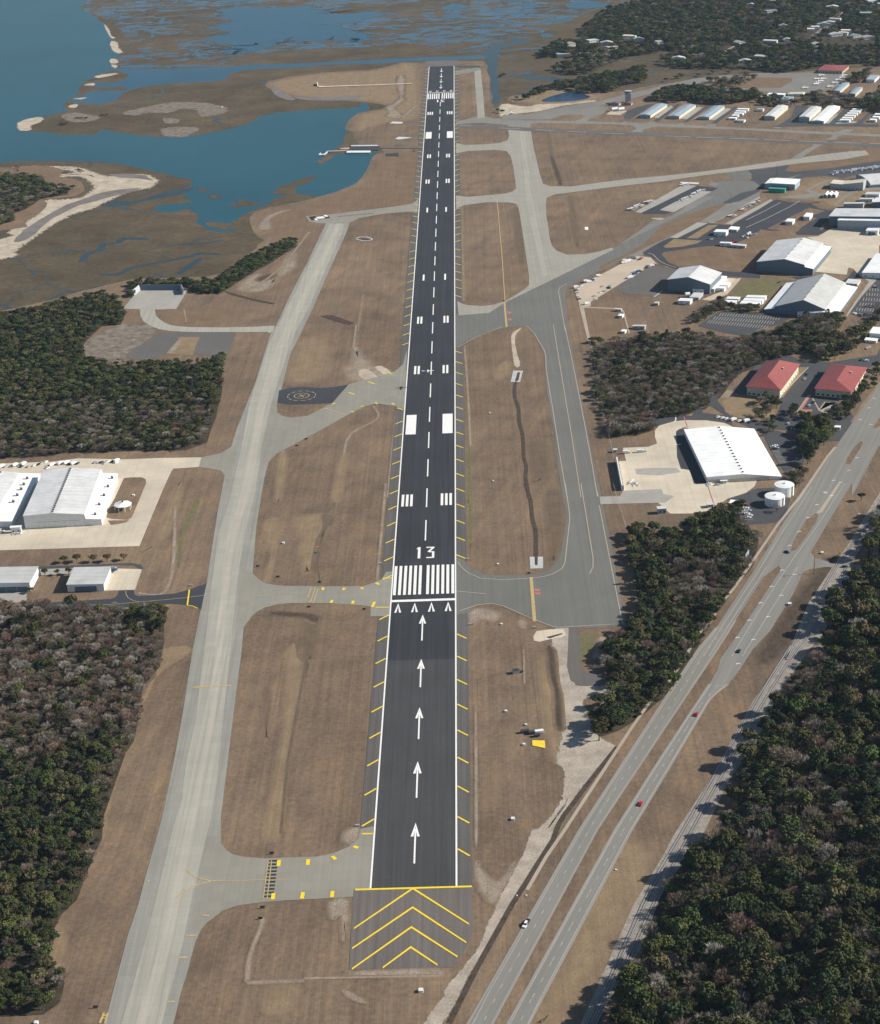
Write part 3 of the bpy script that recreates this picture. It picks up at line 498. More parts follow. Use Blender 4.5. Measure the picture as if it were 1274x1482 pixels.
multi('holding_marking',L3,'black_paint',10)
# ------------------------------------------------------------------ east side pavements
S('east_taxiway','grey_taxi',6,A0,'660,455 664,455.6 708,452.4 733,436 791,408 886,360.6 925,340 960,323 975,316 1010,298 1033,285 1005,282 1040,268 1040,262 1090,262 1105,272 1110,275 1160,252 1120,262 1070,286 1020,308 999,322 960,345.6 891,381 841,404.6 821,416 818,426 819.6,443.6 823,480 826,495 843.5,585.6 858.6,663.5 867,700 875,740 886,793 901,876 909,906 855,909 801,909 770.6,894.7 725,876 710,874 690,877 677.7,887 661,890 661,806 672.6,810.6 677.7,820.6 703,832 740.5,833 781,830.6 796,823 808,810.5 813,795.5 820,750 818,738 811,700 803,631 791,563 788,515 780.7,497.6 768,476 753,472.5 735.5,473.8 703,481 672.6,495 660,503')
S('old_runway','old_concrete',7,A0,'735,186 768,188 769,191 771,205 773,216 777,232 781,250 785.8,265.7 796,269.7 826,270 870,264 910,259 960,254.6 1004,250 1060,243 1135,232 1180,225 1230,219 1253,218 1258,224 1220,231 1160,236 1100,244 1040,251 990,258 960,262.6 900,269 841,276.5 803,281.5 791,286.5 790.5,300 791,313 794,330 796,345.6 799,356 806,363 821,368.7 846,368 866,364.4 885,358.6 889,361 791,409 733,437 708,453 664,456.5 662,436 670,440 678,442 700,443 715,441 730.5,436 745,428 758,419.7 765.6,413 766,400 763,380.8 757,340 752,308 750,300 747,295 735.5,293 703,293 672.7,297 660.5,302 660.5,283 675,285 703,283 733,280 742,277 747,273 746,262 742.5,240 739,226 733,218.6 715,217 677.7,218.6 660.5,222 660.5,207 672.7,209.8 700,209 723,207 735,203 737,196')
S('crosswind_runway','cross_asphalt',8,A0,'657,179 735,183 765,185 960,192.5 1274,208.5 1700,229 1700,235 1274,213.5 960,197.5 765,190 735,188 657,184.5')
DS=[]
for z,s in ((Zc,'100,722 170,727'),(Zc,'330,738 450,742'),(Zc,'540,748 640,752'),(Zc,'720,757 830,762'),(Zc,'930,768 1050,772'),(Zd,'35,784 180,788'),(Zd,'215,791 370,796'),(Zd,'410,797 570,803'),(Zd,'605,804 755,810'),(Zd,'805,812 970,819'),(Zd,'1010,820 1165,825'),(Zd,'1210,827 1300,830')): YL(z,s,1.6,DS)
multi('runway_marking',DS,'faded_white',10)
S('parallel_taxiway','old_concrete_side',7,A0,'660,176 677.7,172 690,169 700,168 712,171 733,173 765,174.5 791,174.6 833,175 841,171 850,168 858,167 850,175 870,176.5 891,177 960,179 1050,184 1100,186.5 1200,191 1274,194.5 1400,200 1400,204 1274,198 1180,194 1080,188.5 960,183.5 925,182 926,188 935,192 913,191.5 921,186 915,181.5 880,180 775,178 768,180 768,188 735,186 735,181 700,178 680,178 660,181')
S('stub_taxiway','old_concrete',7,A0,'686.5,103 696,100.5 699,130 702,170 691.5,172 689,140'); S('stub_taxiway','old_concrete_side',7,A0,'659,103 688,98 695,98 695,101 686,104 659,109'); S('stub_pavement','lot_asphalt',7,A0,'659,95 680,95 695,95 695,98 680,98 659,98')
S('ramp','apron_grey',6,A0,'725,171 740.5,164.6 760,166 816,154.5 866,147 900,138 960,124 1004,114 1054,109 1095,106 1180,105.5 1228,108 1215,125.6 1190,131 1165,135.7 1095,132 1029,130.6 979,130.6 954,132 899,147 868,153 881,156 872,165 860,170 848,175 790,173 733,173',0)
S('infield_grass','rust_grass',8,A0,'1010.6,123 1042,117 1084.6,112 1145,112.6 1147.5,117 1130,127 1079.6,127.4 1019,125.6',0); S('infield_grass','dry_grass',8,Zc,'620,690 680,668 740,660 800,662 830,672 790,692 700,697',0)
S('sand_apron','yard_cream',7,Y1,'140,445 195,400 395,400 300,450')
sheet('worn_strip',N('752,190 759,190 764,232 768,275 780,330 793,398 786,402 773,345 762,290 757,232'),'old_worn',9)
sheet('worn_strip',N('185,1560 197,1482 232,1368 247,1300 268,1205 290,1101 302,1040 311,940 322,826 330,775 350,711 372,590 386,545 400,500 412,476 437,428 462,378 487,324 494,324 470,378 446,428 424,476 412,500 398,545 384,590 363,711 342,775 334,826 322,940 312,1040 300,1101 282,1205 262,1300 248,1368 212,1482 200,1560'),'taxi_worn',9)
# hangar rows: taxilanes between them
for s,z in (('340,470 380,400 600,330 700,325 650,345 420,500 360,495',Y1),('690,520 870,370 960,325 1000,325 960,360 740,525',Y1),('1030,525 1270,370 1300,340 1340,345 1080,530',Y1),('160,545 390,370 440,350 460,360 220,545',Y2),('0,430 80,360 140,350 30,420 0,440',Y2),('940,570 1080,470 1130,340 1180,340 1274,350 1200,430 1060,560 1060,580',Y2),('0,860 100,810 220,800 620,815 740,740 850,640 930,650 760,780 740,815 960,820 1060,760 1130,690 1180,690 1090,780 1060,825 1260,820 1260,860 800,850 400,850',Y3)):
    S('taxilane','lot_asphalt',7,z,s)
for z,s in ((Y1,'270,545 370,520 380,550 300,552'),(Y1,'480,580 560,560 640,530 715,535 700,560 760,575 640,600 560,620 545,655 385,650 460,625 495,600'),(Y1,'940,565 980,545 1045,548 1030,575'),(Y2,'90,575 120,558 205,558 205,580'),(Y2,'870,590 960,590 940,605 880,600'),(Y3,'610,1010 680,985 720,950 690,925 800,905 860,882 960,890 900,930 830,945 760,985 745,1012'),(Y4,'410,205 500,150 560,110 640,72 630,50 760,52 700,75 640,110 580,150 515,195')):
    S('connector','old_concrete_side',7,z,s)
for z,s in ((Y1,'470,478 690,345 700,350 520,480'),(Y1,'690,480 880,340 915,360 740,485'),(Y1,'810,490 1000,350 1030,350 860,485'),(Y1,'1000,490 1200,355 1250,365 1070,500'),(Y2,'130,500 330,370 390,380 200,510'),(Y1,'1150,495 1400,340 1400,370 1200,500'),(Y3,'600,815 760,700 770,710 660,815'),(Y3,'740,820 800,760 1000,800 980,810')):
    S('hangar_pad','apron_light',7,z,s)
# main apron, north east
S('apron','lot_asphalt',5,Y4,'0,440 60,380 20,305 200,290 400,255 410,265 370,310 640,300 800,280 1000,250 1274,215 1500,190 1500,320 1040,350 840,400 760,400 600,390 400,375 240,370 160,440 100,500 0,560')
S('apron','grey_taxi',6,Y4,'-200,330 20,310 60,350 0,390 -120,395')
S('strip_grass','rust_grass',6,Y4,'390,315 400,270 700,240 1000,190 1274,150 1500,130 1500,190 1274,215 1000,255 800,285 600,305 460,320',1)
S('apron','apron_grey',5,Y5,'300,500 440,470 560,400 700,290 820,235 890,200 800,180 820,140 990,185 1220,200 1274,225 1274,285 1100,355 850,525 700,520 450,665 180,830 0,840 0,710')
S('apron','apron_light',7,Y5,'125,425 560,175 690,185 180,435'); S('apron','apron_light',7,Y5,'350,408 690,230 830,237 480,428')
S('taxilane','new_asphalt',6,Y5,'180,435 690,185 890,205 830,238 690,230 350,408 455,425 430,445 200,445')
S('taxilane','lot_asphalt',6,Y5,'930,340 1100,250 1274,215 1274,240 1080,330 960,350'); S('strip_grass','rust_grass',7,Y5,'380,540 450,520 620,450 760,400 940,350 960,360 720,520 640,560 450,650 180,770 -100,900 -200,960 -200,920 0,830 200,720',0)
S('apron','apron_light',7,Y5,'450,662 700,520 790,530 510,668'); S('apron','apron_light',6,Y5,'800,520 1274,270 1274,310 1000,430 880,530'); S('apron','apron_grey',6,Y5,'730,510 1274,235 1274,280 860,520')
S('apron','apron_light',6,Y6,'-60,140 200,0 330,-70 350,-60 240,10 20,130 0,150'); S('strip_grass','rust_grass',7,Y5,'850,525 1000,450 1274,300 1280,310 1010,460 880,528')
S('apron','new_asphalt',5,Y6,'0,150 240,10 370,-65 640,-60 740,-10 740,10 860,10 890,10 760,170 740,240 560,240 540,210 300,200 160,175 60,180')
S('apron','new_asphalt',5,Y5,'520,665 800,530 960,545 1274,560 1274,600 1200,650 1000,735 740,745 400,795 380,765 400,700 470,670'); S('lot_island','tan_grass',7,Y5,'600,668 800,545 890,545 700,670'); S('lot_island','tan_grass',7,Y5,'385,745 480,675 740,690 700,715 560,745 410,758')
multi('apron_marking',[ribbon(W(Z(*Y4,s)),.9) for s in ('0,780 180,690 330,610','0,850 200,760 420,650 510,595')],'faded_white',8)
S('building_lawn','dry_grass',6,Y6,'300,185 440,115 620,25 660,5 800,30 700,70 640,100 730,90 600,170 560,212 440,205',0)
S('service_road','road_asphalt',6,Y4,'560,495 700,420 760,400 830,400 700,440 600,490 700,520 900,510 1060,480 1274,470 1274,490 1080,500 960,560 850,640 830,635 940,540 1020,515 900,520 720,545 560,575 380,570 330,560 480,540 620,525')
SS('bare_ground','tan_grass',5,Y4,'340,560 500,470 640,390 840,400 1000,480 1274,470 1274,690 800,650 720,600 590,590',0)
S('apron','apron_cream',7,Y6,'740,250 860,180 1150,195 1500,200 1500,300 1265,330 1265,560 1200,600 1110,600 1040,530 1000,520 985,582 700,555 860,350 640,258')
S('lot_asphalt','new_asphalt',6,Y6,'-80,558 200,560 500,600 760,590 940,640 1000,600 1060,530 1150,525 1130,600 1060,620 980,640 780,610 560,625 300,600 -70,596'); S('apron','new_asphalt',6,Y6,'560,240 740,240 900,180 930,120 860,180 740,200')
S('perimeter_road','new_asphalt',6,Y5,'190,800 240,770 380,690 440,665 480,670 390,745 395,790 370,820 430,890 520,930 600,935 700,925 900,965 1100,985 1274,1000 1274,1040 1100,1030 900,1005 600,950 480,950 360,905 270,840 210,820')
multi('road_marking',[ribbon(smooth(W(Z(*Y5,'240,805 290,820 340,870 400,905 500,938')),3,False),.8)],'faded_white',8)
S('storage_yard','yard_cream',7,Y7,'80,405 440,220 600,130 720,75 860,90 930,160 850,175 700,280 600,330 470,410 340,490 250,545 245,590 160,600 130,560 100,480')
S('old_apron','cross_asphalt',6,Y7,'480,410 700,280 880,180 950,180 1140,225 1100,260 1060,290 910,395 985,435 905,497 860,480 640,465')
S('pad','apron_light',8,Y7,'905,497 985,437 975,430 890,492'); S('service_road','sidewalk_concrete',7,Y7,'125,565 155,560 240,960 225,965'); S('service_road','sidewalk_concrete',7,Y7,'165,580 180,610 250,960 240,962 160,620'); S('service_road','sidewalk_concrete',7,Y7,'150,595 560,610 590,640 650,860 635,868 580,650 550,620 150,605')
S('service_road','yard_cream',7,Y8,'480,470 700,380 790,280 850,270 800,330 720,420 640,455 560,480',1); S('pad','apron_cream',7,Y8,'575,360 650,290 720,268 800,275 730,345 700,390'); SS('building_lawn','green_grass',6,Y8,'760,420 850,330 1000,280 1180,290 1274,300 1220,340 1090,430 900,430')
# car parks
lot=S('parking_lot','lot_asphalt',6,Y8,'650,578 1274,605 1310,640 1180,705 1000,745 920,812 700,780 440,712')
def stalls(P,rows,n,w_=.35,dl=5.0,parent=None,z=0,skip=0):
    """painted bays: P = four corners (px), rows pairs along the first axis"""
    a,b_,c,d=W(P); out=[]
    for r in range(rows):
        t=(r+.5)/rows; p=a.lerp(d,t); q=b_.lerp(c,t); u=(q-p); L=u.length; u.normalize(); v=Vector((-u.y,u.x)); k=int(L/2.7)
        for i in range(k+1):
            s=p+u*(i*2.7); out.append(ribbon([s-v*dl,s+v*dl],w_))
    multi('bay_marking',out,'faded_white',8,parent)
stalls(Z(*Y8,'680,590 1250,625 1060,745 520,690'),3,0,.5,5.2,lot)
lot2=S('parking_lot','lot_asphalt',6,Y6,'1010,900 1120,770 1265,615 1600,600 1600,1000 1200,960'); stalls(Z(*Y6,'1200,690 1600,700 1600,940 1060,900'),5,0,.5,5.2,lot2)
S('service_road','apron_light',6,Y6,'960,945 1080,780 1180,640 1110,600 1200,600 1250,615 1120,760 990,940'); SS('bare_ground','tan_grass',6,Y6,'900,930 1060,700 1110,700 1000,850 960,940')
lot3=S('parking_lot','lot_asphalt',6,X1,'0,740 60,690 220,510 300,460 480,440 640,500 860,500 1250,440 1270,380 1274,500 1160,560 880,840 900,860 1080,990 1060,1060 980,1180 600,1191 560,1100 380,1080 250,1110 0,1000 -170,890 -230,850 -160,760 -60,640 120,480 160,500 20,640 -110,760 -130,830 0,985 160,985 240,1010 360,1000 420,860 400,810 250,800 40,770')
S('lot_island','tan_grass',7,X1,'-90,840 0,790 160,800 400,830 360,970 200,985 60,985 -60,930'); S('lot_island','tan_grass',7,X1,'410,745 580,545 640,545 440,800'); multi('kerb',[ribbon(W(Z(*X1,s)),1.2) for s in ('655,545 400,805','410,800 440,800','655,790 560,930','560,930 575,935','690,810 750,918 860,968','800,845 890,855 810,945 745,918 800,845')],'sidewalk_concrete',9); S('lot_island','rust_grass',8,X1,'810,852 878,862 812,930 760,912'); S('kerb','red_paint',8,X1,'660,780 680,790 600,910 690,910 680,940 560,950')
stalls(Z(*X1,'700,940 860,960 800,1000 660,990'),1,0,.5,3,lot3); stalls(Z(*X1,'520,1050 640,1060 620,1100 500,1100'),1,0,.5,3,lot3)
S('service_road','lot_asphalt',6,X2,'535,145 740,135 900,140 945,60 990,0 1030,0 1000,60 1000,110 1140,130 1274,140 1274,225 1200,200 1040,180 740,185 600,230 540,250')
S('lot_asphalt','lot_asphalt',6,X3,'350,175 600,200 800,215 1000,270 1050,500 900,590 860,590 760,440 640,200'); stalls(Z(*X3,'770,400 850,540 870,530 790,390'),1,0,.4,3,lot3)
S('lot_asphalt','lot_asphalt',6,X3,'340,840 480,800 610,745 760,740 900,830 920,850 860,1000 780,1060 500,1083 380,900'); stalls(Z(*X3,'480,900 520,1040 560,1040 520,900'),1,0,.4,3,lot3)
S('apron','apron_cream',7,X2,'200,560 295,555 265,435 500,425 580,395 560,330 560,275 600,230 740,190 850,180 1040,182 1200,205 1274,240 1274,250 900,260 830,245 770,270 755,300 765,520 800,625 880,640 920,765 1040,765 1450,700 1500,740 1480,790 1400,850 1230,905 1110,990 1090,1010 900,1040 740,1042 700,1040 590,940 100,950 60,955 50,885 240,880 270,860 262,820',0)
S('pad','new_asphalt',8,X2,'755,285 790,262 880,255 1045,245 890,262 920,340 1040,760 920,765 880,640 800,628 765,520',0)
S('apron','apron_light',8,X2,'50,885 240,880 265,830 620,815 640,860 740,880 660,940 60,955'); S('pad','apron_light',8,X2,'380,630 560,620 760,620 800,660 600,690 390,680')
multi('apron_marking',[ribbon(W(Z(*X2,s)),.8) for s in ('830,150 860,245','1050,790 1120,1000')],'red_paint',10); multi('apron_marking',[ribbon(W(Z(*X2,s)),.8) for s in ('740,405 805,403','750,140 755,170 745,195')],'white_paint',10)
# taxiway lines, east
E1=[]
for z,s in ((Zk,'490,10 530,50 590,150 597,180 600,260 640,500 680,760 720,995'),(Zk,'640,0 680,240 740,600 800,995'),(Zk,'705,0 740,160 800,460 860,780 895,990'),(Zo,'710,0 735,180 735,210 710,440 705,465 690,490 640,520 590,535 520,545 350,555 220,545 150,515 110,480 90,450'),(Zo,'800,0 870,430 870,480 850,520'),(Zo,'880,0 900,75'),(Zo,'905,125 1040,808 900,815 680,828 640,825 520,780 350,705 280,690 200,700 100,735'),(Zg,'710,995 670,760 680,740 720,720'),(Zk,'90,130 200,70 350,10'),(Zo,'80,620 250,635')): YL(z,s,.7,E1)
multi('taxi_marking',E1,'cream_line',10)
E2=[];YL(Zo,'513,540 533,795',2.4,E2); YL(Zg,'358,820 372,970',2.0,E2); YL(Zg,'285,210 320,245',1.2,E2); YL(Zg,'318,250 345,560 362,820',1.0,E2)
multi('holding_marking',E2,'faded_yellow',10)
for z,s in ((Zo,'530,606 564,607 566,622 532,621'),(Zo,'533,627 567,628 568,640 536,640'),(Zg,'372,880 398,880 400,893 375,893'),(Zg,'378,920 402,920 402,932 380,932')): S('holding_marking','red_paint',11,z,s)
# drainage
for z,s,w_ in ((Zk,'425,330 418,360 420,420 440,480 445,560 465,640 470,760 485,820 480,880 495,960 500,1000',3.2),(Zo,'480,0 510,100 520,200 540,280 540,420',3.2)): multi('ditch',[ribbon(smooth(W(Z(*z,s)),3,False),w_)],'ditch_soil',6)
for z,s in ((Zk,'410,265 466,265 450,330 395,330'),(Zo,'505,422 582,422 582,488 508,490')): S('drain_apron','roof_grey',7,z,s)
for z,s in ((Zk,'435,275 450,275 440,320 425,330 420,325'),(Zo,'533,422 552,422 550,470 535,470')): S('drain_channel','ditch_soil',9,z,s)
S('drain_apron','apron_cream',7,Zo,'525,880 545,850 620,840 700,838 712,870 690,885 630,895 560,912 530,905'); S('drain_channel','ditch_soil',9,Zo,'600,885 690,862 695,868 620,893')
S('drain_channel','ditch_soil',6,Zf,'570,905 640,900 770,945 740,960 620,925'); S('drain_channel','ditch_soil',6,Zf,'0,755 60,770 160,800 280,825 315,832 290,838 180,815 60,785')
multi('drain_apron',[ribbon(W(Z(*Zf,'778,458 800,450 840,450 870,460 868,468 820,472 780,462')),2.5)],'roof_grey',7); S('drain_channel','ditch_soil',6,Zf,'790,458 860,460 850,467 795,465')
SS('ditch','ditch_soil',6,Zs,'600,0 640,0 655,200 700,420 690,470 660,440 635,250',0)
for z,s,w_ in ((Zf,'868,490 840,640',3),(Zf,'820,780 785,995',3),(Zj,'780,0 765,130',2.5),(Zj,'880,470 905,540 745,630 710,750',2.5),(Zv,'220,510 240,540 170,720 150,880',2.5),(Zv,'150,885 480,875',2.5),(Zg,'115,280 125,820',3),(Zv,'480,860 1250,845',1.5),(Zs,'470,0 475,200',1.2),(Zo,'560,0 560,2',1),(Zj,'1010,500 960,995',2),(Zn,'950,0 900,560',2),(Zk,'130,120 150,400 165,700',2),(Zm,'1010,130 1000,460 960,610 900,640 800,630',2.5),(Zf,'510,420 330,640 150,760',2.5),(Ze,'1060,860 1075,940',1.5)):
    softsheet('track',ribbon(smooth(W(Z(*z,s)),3,False),w_*.8),'tan_grass' if w_>2.6 else 'pale_dirt',5)
# ------------------------------------------------------------------ highway, dirt road and railway
SS('dirt_road','track_sand',5,Zs,'640,-60 700,-230 740,-270 730,0 720,100 740,190 800,215 985,215 980,250 880,250 830,275 800,300 850,390 900,480 960,530 1000,545 990,600 800,800 620,1075 520,1075 640,950 700,850 710,700 670,640 690,560 700,480 680,330 655,180 645,0',0)
SS('dirt_road','track_sand',5,Zw,'520,0 480,100 420,200 330,380 250,570 150,760 90,840 30,900 0,960 -120,1130 -20,1130 80,960 200,760 330,560 480,290 600,120 660,0')
S('access_road','cross_asphalt',6,Zs,'725,0 720,100 740,180 800,210 900,210 960,170 880,130 800,120 790,50 800,0 780,-130 730,-130',0); SS('bare_ground','pale_dirt',6,Zo,'900,880 935,900 900,990 870,1000 850,995',0)
hw=[]
wc=Z(*Zw,'120,1200 150,1120 795,0')+Z(*Zt,'60,245 225,0')+Z(*Zp,'330,830 560,480 720,220 870,0')+Z(*Zl,'1110,570 1160,470 1265,335')+N('1330,490')
wr=Z(*Zw,'265,1200 290,1120 895,0')+Z(*Zt,'0,500 335,0')+Z(*Zp,'440,790 600,540 700,465 790,390 920,175 1030,0')+Z(*Zl,'1075,800 1100,720 1170,672 1240,595 1265,545')+N('1330,560')
sheet('highway',wc+wr[::-1],'road_asphalt',6)
ec=Z(*Zw,'340,1200 380,1120 1000,0')+Z(*Zt,'0,640 290,200 340,110 350,60 385,0')+Z(*Zp,'365,995 480,830 700,500 790,385 920,165 1030,0')+Z(*Zl,'1075,800 1100,720 1170,672 1240,595 1265,545')+N('1330,560')
er=Z(*Zw,'470,1200 500,1120 1095,0')+Z(*Zt,'0,780 290,290 330,250 400,200 470,110 540,0')+Z(*Zp,'640,850 770,640 830,510 860,495 960,480 1000,482 1050,478 1050,468 1000,458 940,440 900,430 875,395 1000,180 1110,0')+Z(*Zl,'1110,995 1265,700')+N('1330,650')
sheet('highway',ec+er[::-1],'road_asphalt',6)
S('highway_crossover','road_asphalt',5,Zp,'680,460 760,380 800,360 800,420 720,520')
S('highway_median','dry_grass',8,Zl,'1075,802 1080,775 1125,705 1160,673 1175,673 1168,700 1100,805',0); S('highway_median','dry_grass',8,Zl,'1232,598 1262,548 1300,500 1300,560 1262,590')
S('highway_median','dry_grass',8,Zp,'758,390 775,330 850,210 905,168 920,172 905,220 830,330 790,382')
S('highway_divider','sidewalk_concrete',8,Zp,'905,168 925,150 1030,0 1045,0 940,165 915,175')
S('crossing_road','pale_dirt',6,Zp,'1000,456 1080,470 1200,475 1240,490 1230,530 1190,500 1120,490 1050,480 1000,484',0); 
for z,s,w_ in ((Zr,'505,0 480,130 430,400 400,560 375,760 352,1000 345,1062',1.7),(Zn,'570,775 545,830 520,900 505,995',1.4),(Zn,'575,580 560,480 570,400',.9)):
    multi('ditch',[rough(ribbon(smooth(W(Z(*z,s)),3,False),w_),.5,5)],'dark_grass',6)
hl=[]
def dashes(P,dl,gap,w_,dst):
    acc=0
    for i in range(len(P)-1):
        a,b_=P[i],P[i+1]; L=(b_-a).length; u=(b_-a)/L if L else Vector((1,0)); s=0
        while s+dl<L: dst.append(ribbon([a+u*s,a+u*(s+dl)],w_)); s+=dl+gap
def midline(A,B,t,n=60):
    def samp(P,n):
        D=[0]
        for i in range(len(P)-1): D.append(D[-1]+(P[i+1]-P[i]).length)
        out=[];j=0
        for k in range(n+1):
            d=D[-1]*k/n
            while j<len(P)-2 and D[j+1]<d: j+=1
            q=(d-D[j])/max(D[j+1]-D[j],1e-6); out.append(P[j].lerp(P[j+1],min(max(q,0),1)))
        return out
    a,b_=samp(A,n),samp(B,n); return [p.lerp(q,t) for p,q in zip(a,b_)]
WC,WRR,EC,ER=W(wc),W(wr),W(ec),W(er)
def lo(P,y): return [p for p in P if proj(p.x,p.y,0)[1]>y]
wcl,wrl,ecl,erl=lo(WC,840),lo(WRR,840),lo(EC,990),lo(ER,990)
lanes=[]
dashes(midline(wcl,wrl,.52,12),3.2,9,.35,lanes); dashes(midline(ecl,erl,.5,12),3.2,9,.35,lanes)
for A_,t in ((wcl,.12),):
    lanes.append(ribbon(midline(wcl,wrl,.12,12),.3)); lanes.append(ribbon(midline(ecl,erl,.1,12),.3)); lanes.append(ribbon(midline(ecl,erl,.9,12),.3))
for z,s in ((Zp,'255,995 345,850 580,490 740,235 880,20'),(Zp,'290,995 385,840 620,480'),(Zp,'420,995 560,760 740,480 900,260 1070,0'),(Zp,'480,995 620,770 800,480')): lanes.append(ribbon(W(Z(*z,s)),.35))
multi('lane_marking',lanes,'faded_white',8)
for A_ in (wcl,wrl,ecl,erl): multi('road_edge',[ribbon(A_,1.3)],'road_edge',7)
arr=[]
for z,s in ((Zp,'955,50'),(Zp,'995,70'),(Zp,'910,122'),(Zp,'858,197'),(Zp,'808,277'),(Zp,'752,358'),(Zp,'708,500'),(Zp,'782,526'),(Zp,'648,594'),(Zp,'705,645'),(Zp,'585,688'),(Zp,'520,788'),(Zp,'628,768'),(Zp,'452,888'),(Zp,'543,900'),(Zl,'1160,548'),(Zl,'1220,575'),(Zl,'1240,425'),(Zl,'1210,480'),(Zl,'1140,768'),(Zl,'1095,840'),(Zl,'1005,898'),(Zl,'1045,910'),(Zl,'960,970'),(Zt,'455,83')):
    c=W(Z(*z,s))[0]; arr.append(ribbon([c+Vector((-1.3,-.5)),c+Vector((0,.7)),c+Vector((1.5,-.2))],.6))
multi('turn_arrow_marking',arr,'white_paint',9)
multi('sidewalk',[ribbon(W(Z(*Zl,'1015,705 970,760 810,995')+Z(*Zp,'680,240 620,330 510,490 430,605 350,700 300,790 215,880 155,995')+Z(*Zt,'60,180 0,230')+Z(*Zs,'1100,440 850,820 700,1050')+Z(*Zw,'600,160 490,350')),2.0)],'sidewalk_concrete',6)
multi('verge_strip',[ribbon(W(Z(*Zl,'1265,340 1110,560')),2.2)],'tan_grass',6)
multi('frontage_drain',[ribbon(W(Z(*Zs,'1010,560 850,760 700,960 670,1010')+Z(*Zw,'640,60 400,440 200,800 40,1120')),3.0)],'ditch_soil',5)
bal=Z(*Zw,'770,1190 800,1120 1100,440 1274,150')+Z(*Zt,'80,1075 300,740 540,300 750,0')+Z(*Zp,'860,690 1000,480 1090,350 1265,60')+N('1340,600')
bar_=Z(*Zw,'860,1190 880,1120 1000,900 1140,700 1274,350')+Z(*Zt,'250,1075 400,760 560,530 700,230 870,0')+Z(*Zp,'960,840 1100,520 1140,400 1274,240')+N('1340,640')
sheet('ballast_bed',bal+bar_[::-1],'ballast',6)
tr1=Z(*Zw,'820,1190 848,1120 1000,800 1210,330')+Z(*Zt,'135,1060 420,560 600,240 765,-20')+Z(*Zp,'740,995 1010,500 1060,430 1265,130')+N('1340,615')
tr2=Z(*Zw,'850,1190 880,1120 1060,780 1240,400')+Z(*Zt,'185,1060 450,580 640,250 800,0')+Z(*Zp,'860,880 1050,545 1100,450 1274,190')+N('1340,635')
for tr in (tr1,tr2):
    P=smooth(W(tr),4,False); Pn=[P[0]]
    bv=[]; R1=ribbon(P,2.6); n_=len(P); bv=[(p.x,p.y,.30) for p in R1]; bme=bpy.data.meshes.new('railway_track'); bme.from_pydata(bv,[],[(i,i+1,2*n_-2-i,2*n_-1-i) for i in range(n_-1)]); bme.update(); T=link('railway_track',bme,'mud'); tag(T,'rusty railway track on the '+('western' if tr is tr1 else 'eastern')+' side of the ballast bed beside the highway','railway track')
    for off in (-.72,.72):
        Q_=[]; vs=[]; fs=[]
        for i in range(len(P)):
            d=P[min(i+1,len(P)-1)]-P[max(i-1,0)]; d.normalize(); q=Vector((-d.y,d.x)); c=P[i]+q*off
            for o_ in (-.12,.12): p=c+q*o_; vs+=[(p.x,p.y,.34),(p.x,p.y,.5)]
        for i in range(len(P)-1): k=i*4; fs+=[(k+1,k+5,k+7,k+3),(k,k+4,k+5,k+1),(k+2,k+3,k+7,k+6)]
        me=bpy.data.meshes.new('rail'); me.from_pydata(vs,[],fs); me.update(); link('rail',me,'steel',T)
# ================================================================== TREES
def leafmat(name,c,var=.35,twig=False):
    m,t,b=nodes(name,.85,.15); oi=t.nodes.new('ShaderNodeObjectInfo'); v=coord(t,obj=True)
    f=noise(t,v,.55,4,.7); a=noise(t,coord(t),.02,2,.5)
    o=ramp(t,f,[(.25,tuple(x*(1-var) for x in c)),(.75,tuple(x*(1+var) for x in c))])
    hs=t.nodes.new('ShaderNodeHueSaturation'); t.links.new(o,hs.inputs['Color'])
    h=t.nodes.new('ShaderNodeMapRange'); t.links.new(oi.outputs['Random'],h.inputs[0]); h.inputs[3].default_value=.47 if not twig else .485; h.inputs[4].default_value=.53 if not twig else .515; t.links.new(h.outputs[0],hs.inputs['Hue'])
    ml=t.nodes.new('ShaderNodeMath'); ml.operation='MULTIPLY'; t.links.new(oi.outputs['Random'],ml.inputs[0]); ml.inputs[1].default_value=7.31; fr=t.nodes.new('ShaderNodeMath'); fr.operation='FRACT'; t.links.new(ml.outputs[0],fr.inputs[0])
    vl=t.nodes.new('ShaderNodeMapRange'); t.links.new(fr.outputs[0],vl.inputs[0]); vl.inputs[3].default_value=.65; vl.inputs[4].default_value=1.4; t.links.new(vl.outputs[0],hs.inputs['Value'])
    t.links.new(hs.outputs[0],b.inputs['Base Color']); return m
leafmat('oak_leaf',(.056,.064,.022)); leafmat('dark_leaf',(.028,.039,.018)); leafmat('bright_leaf',(.068,.080,.025)); leafmat('pine_needle',(.046,.060,.025)); leafmat('olive_leaf',(.092,.082,.038))
leafmat('bare_twig',(.185,.150,.115),.35,True); leafmat('pale_twig',(.28,.255,.225),.35,True); leafmat('red_twig',(.190,.125,.100),.35,True)
def rnd_dir(r):
    while True:
        v=Vector((r.uniform(-1,1),r.uniform(-1,1),r.uniform(-1,1)))
        if .05<v.length<1: return v.normalized()
